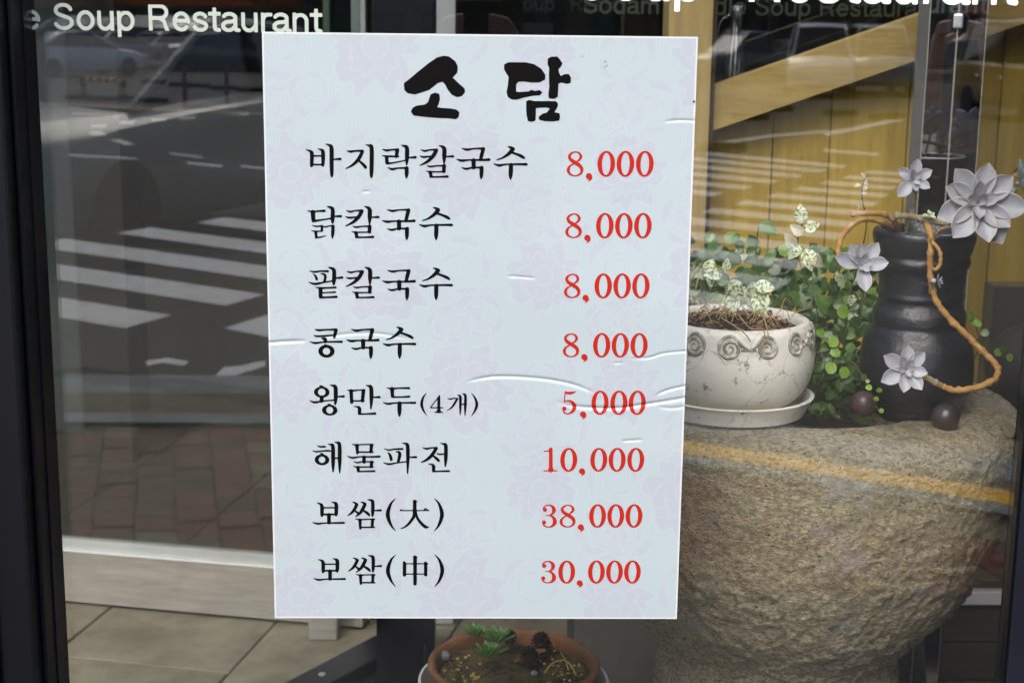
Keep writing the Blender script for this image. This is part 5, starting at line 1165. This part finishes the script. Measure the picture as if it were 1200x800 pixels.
for i in range(1500):
    a = rnd.uniform(0, 6.28); z_ = rnd.uniform(-1, 1); r_ = rnd.uniform(.4, 1)**.5; lob = 1+.25*math.sin(3*a+z_*4)
    c = Vector((math.cos(a)*math.sqrt(1-z_*z_)*2.3*r_*lob, math.sin(a)*math.sqrt(1-z_*z_)*2.3*r_*lob, z_*1.9*r_+4.0)); m_ = leaf_mat(c, (rnd.uniform(-1, 1), rnd.uniform(-1, 1), rnd.uniform(-1, 1)), (rnd.uniform(-1, 1), rnd.uniform(-1, 1), rnd.uniform(-.2, 1)), rnd.uniform(.25, .45))
    cl.add([m_ @ Vector(q) for q in ((-.4, 0, 0), (.4, 0, 0), (.3, .9, .1), (-.3, .9, -.1))], [(0, 1, 2, 3)])
crown_me = obj('t', cl, m_crown); cme = crown_me.data; bpy.data.objects.remove(crown_me)
tk = MB().tube([(0, 0, 0), (.05, 0, 1.2), (0, .05, 2.6), (.1, 0, 4.2)], [.2, .16, .13, .07], 10)
for e in ((1.1, .3, 4.3), (-1.0, -.4, 4.4), (.2, -1, 4.5)): tk.tube([(0, .03, 2.2), (e[0]*.5, e[1]*.5, 3.2), e], [.09, .06, .03], 7)
to = obj('t', tk, m_bark); tme = to.data; bpy.data.objects.remove(to)
for i, x_ in enumerate((-33, -24, -15.5, -8, 1, 9, 16.5, 25, 34)):
    y_ = -59.5+rnd.uniform(-.8, .8); t = thing('street_tree', f'leafy green street tree on the far verge, {["leftmost", "second", "third", "fourth", "fifth", "sixth", "seventh", "eighth", "rightmost"][i]} in its mirrored row', 'tree', (x_, y_, gz(-57)+.2), rnd.uniform(0, 6), 'street trees on the far verge')
    for nm, me_ in (('trunk', tme), ('crown', cme)): o = bpy.data.objects.new(nm, me_); sc.collection.objects.link(o); o.parent = t
# ================================================================== PHOTOGRAPHER
def skin(name, pts, edges, root, m, parent, lev=2):
    me = bpy.data.meshes.new(name); me.from_pydata([p[:3] for p in pts], edges, []); o = bpy.data.objects.new(name, me); sc.collection.objects.link(o)
    o.modifiers.new('s', 'SKIN'); o.modifiers.new('b', 'SUBSURF').levels = lev
    for i, p in enumerate(pts): r = p[3]; me.skin_vertices[0].data[i].radius = r if isinstance(r, tuple) else (r, r)
    me.skin_vertices[0].data[root].use_root = True
    bpy.context.view_layer.update(); nm_ = bpy.data.meshes.new_from_object(o.evaluated_get(bpy.context.evaluated_depsgraph_get())); bpy.data.objects.remove(o)
    nm_.materials.clear(); nm_.materials.append(m); nm_.shade_smooth()
    ob = bpy.data.objects.new(name, nm_); sc.collection.objects.link(ob); ob.parent = parent; return ob
ph = thing('person', 'person in dark clothes holding a camera up with both hands, mirrored in the glass', 'person', (0, 0, 0))
pts = [(0, -.34, .95, (.15, .10)), (0, -.34, 1.15, (.135, .095)), (0, -.33, 1.33, (.155, .10)), (0, -.31, 1.44, (.085, .07)), (0, -.29, 1.50, .052), (0, -.245, 1.585, (.072, .085)), (0, -.25, 1.67, (.070, .085)),
       (-.10, -.34, .88, .085), (-.17, -.32, .50, .055), (-.25, -.35, .10, .038), (-.27, -.24, .04, .035), (.10, -.34, .88, .085), (.15, -.32, .50, .055), (.21, -.35, .10, .038), (.22, -.24, .04, .035)]
E_ = [(0, 1), (1, 2), (2, 3), (3, 4), (4, 5), (5, 6), (0, 7), (7, 8), (8, 9), (9, 10), (0, 11), (11, 12), (12, 13), (13, 14)]
for s_ in (-1, 1):
    n0 = len(pts); pts += [(s_*.165, -.32, 1.385, .055), (s_*.19, -.27, 1.26, .046), (s_*.125, -.15, 1.12, .042), (s_*.105, -.10, 1.26, .040), (s_*.088, -.062, 1.38, .027), (s_*.082, -.060, 1.43, (.030, .018))]
    E_ += [(2, n0), (n0, n0+1), (n0+1, n0+2), (n0+2, n0+3), (n0+3, n0+4), (n0+4, n0+5)]
    for k, (dx, L_) in enumerate(((.0, .052), (.014, .060), (.027, .056), (.038, .044))):
        m0 = len(pts); pts += [(s_*(.070+dx*.3), -.050+.001*k, 1.455+dx*.25, .0105), (s_*(.060+dx*.2), -.016, 1.462+dx*.75, .0085), (s_*(.040-.002*k), -.012, 1.468+dx*.8, .0075), (s_*(.026), -.014, 1.470+dx*.8, .0065)]
        E_ += [(n0+5, m0), (m0, m0+1), (m0+1, m0+2), (m0+2, m0+3)]
    m0 = len(pts); pts += [(s_*.062, -.075, 1.44, .012), (s_*.045, -.092, 1.452, .010), (s_*.030, -.096, 1.458, .009)]; E_ += [(n0+5, m0), (m0, m0+1), (m0+1, m0+2)]
skin('body', pts, E_, 0, m_skin, ph)
skin('shirt', [(0, -.34, 1.0, (.17, .125)), (0, -.34, 1.15, (.155, .12)), (0, -.33, 1.33, (.175, .12)), (0, -.31, 1.43, (.10, .085)), (-.165, -.32, 1.385, .072), (-.20, -.265, 1.27, .062), (.165, -.32, 1.385, .072), (.20, -.265, 1.27, .062), (0, -.34, .90, (.17, .125))], [(0, 1), (1, 2), (2, 3), (2, 4), (4, 5), (2, 6), (6, 7), (0, 8)], 0, m_shirt, ph)
skin('trousers', [(0, -.34, .93, (.165, .12)), (-.10, -.34, .84, .125), (-.17, -.32, .50, .10), (-.25, -.35, .12, .078), (.10, -.34, .84, .125), (.15, -.32, .50, .10), (.21, -.35, .12, .078)], [(0, 1), (1, 2), (2, 3), (0, 4), (4, 5), (5, 6)], 0, m_trouser, ph)
b = MB()
for s_ in (-1, 1): b = MB().loft([[((.22 if s_ > 0 else -.27)+dx*w, y_, z_) for dx, z_ in ((-.045, 0.0), (.045, 0.0), (.04, h_*.7), (.0, h_), (-.04, h_*.7))] for y_, w, h_ in ((-.43, .7, .07), (-.38, 1, .10), (-.28, 1, .085), (-.2, .95, .06), (-.16, .6, .03))]); obj('shoe', b, m_trouser, ph, smooth=True)
b = MB().sphere((0, -.275, 1.655), .098, 20, 14, 1.15); b.v = [(v[0], min(v[1], -.235+(v[2]-1.64)*.5) if v[2] < 1.72 else v[1], max(v[2], 1.57)) for v in b.v]; obj('hair', b, m_hair, ph, smooth=True)
obj('nose', MB().loft([[(-.008, -.168, 1.645), (.008, -.168, 1.645), (0, -.160, 1.645)], [(-.017, -.166, 1.602), (.017, -.166, 1.602), (0, -.142, 1.606)], [(-.012, -.168, 1.594), (.012, -.168, 1.594), (0, -.155, 1.594)]]), m_skin, ph, smooth=True)
for s_ in (-1, 1):
    obj('eye', MB().sphere((s_*.031, -.168, 1.650), .011, 12, 8, .6), m_hair, ph, smooth=True); obj('ear', MB().sphere((s_*.082, -.25, 1.635), .022, 10, 8, 1.5), m_skin, ph, smooth=True)
obj('mouth', MB().sphere((0, -.168, 1.568), .02, 12, 6, .28), mat('lips', (.30, .09, .07), .5), ph, smooth=True)
cm = thing('camera_body', 'black camera held at eye level by the mirrored person', 'camera', (0, -.05, 1.5))
obj('camera_case', MB().box((-.055, -.085, 1.462), (.055, -.045, 1.535), .008), m_rubber, cm)
obj('lens_barrel', MB().box((0, 0, 0), (.001, .001, .001)).tube([(0, -.045, 1.5), (0, -.012, 1.5)], .030, 24), m_rubber, cm, smooth='auto')
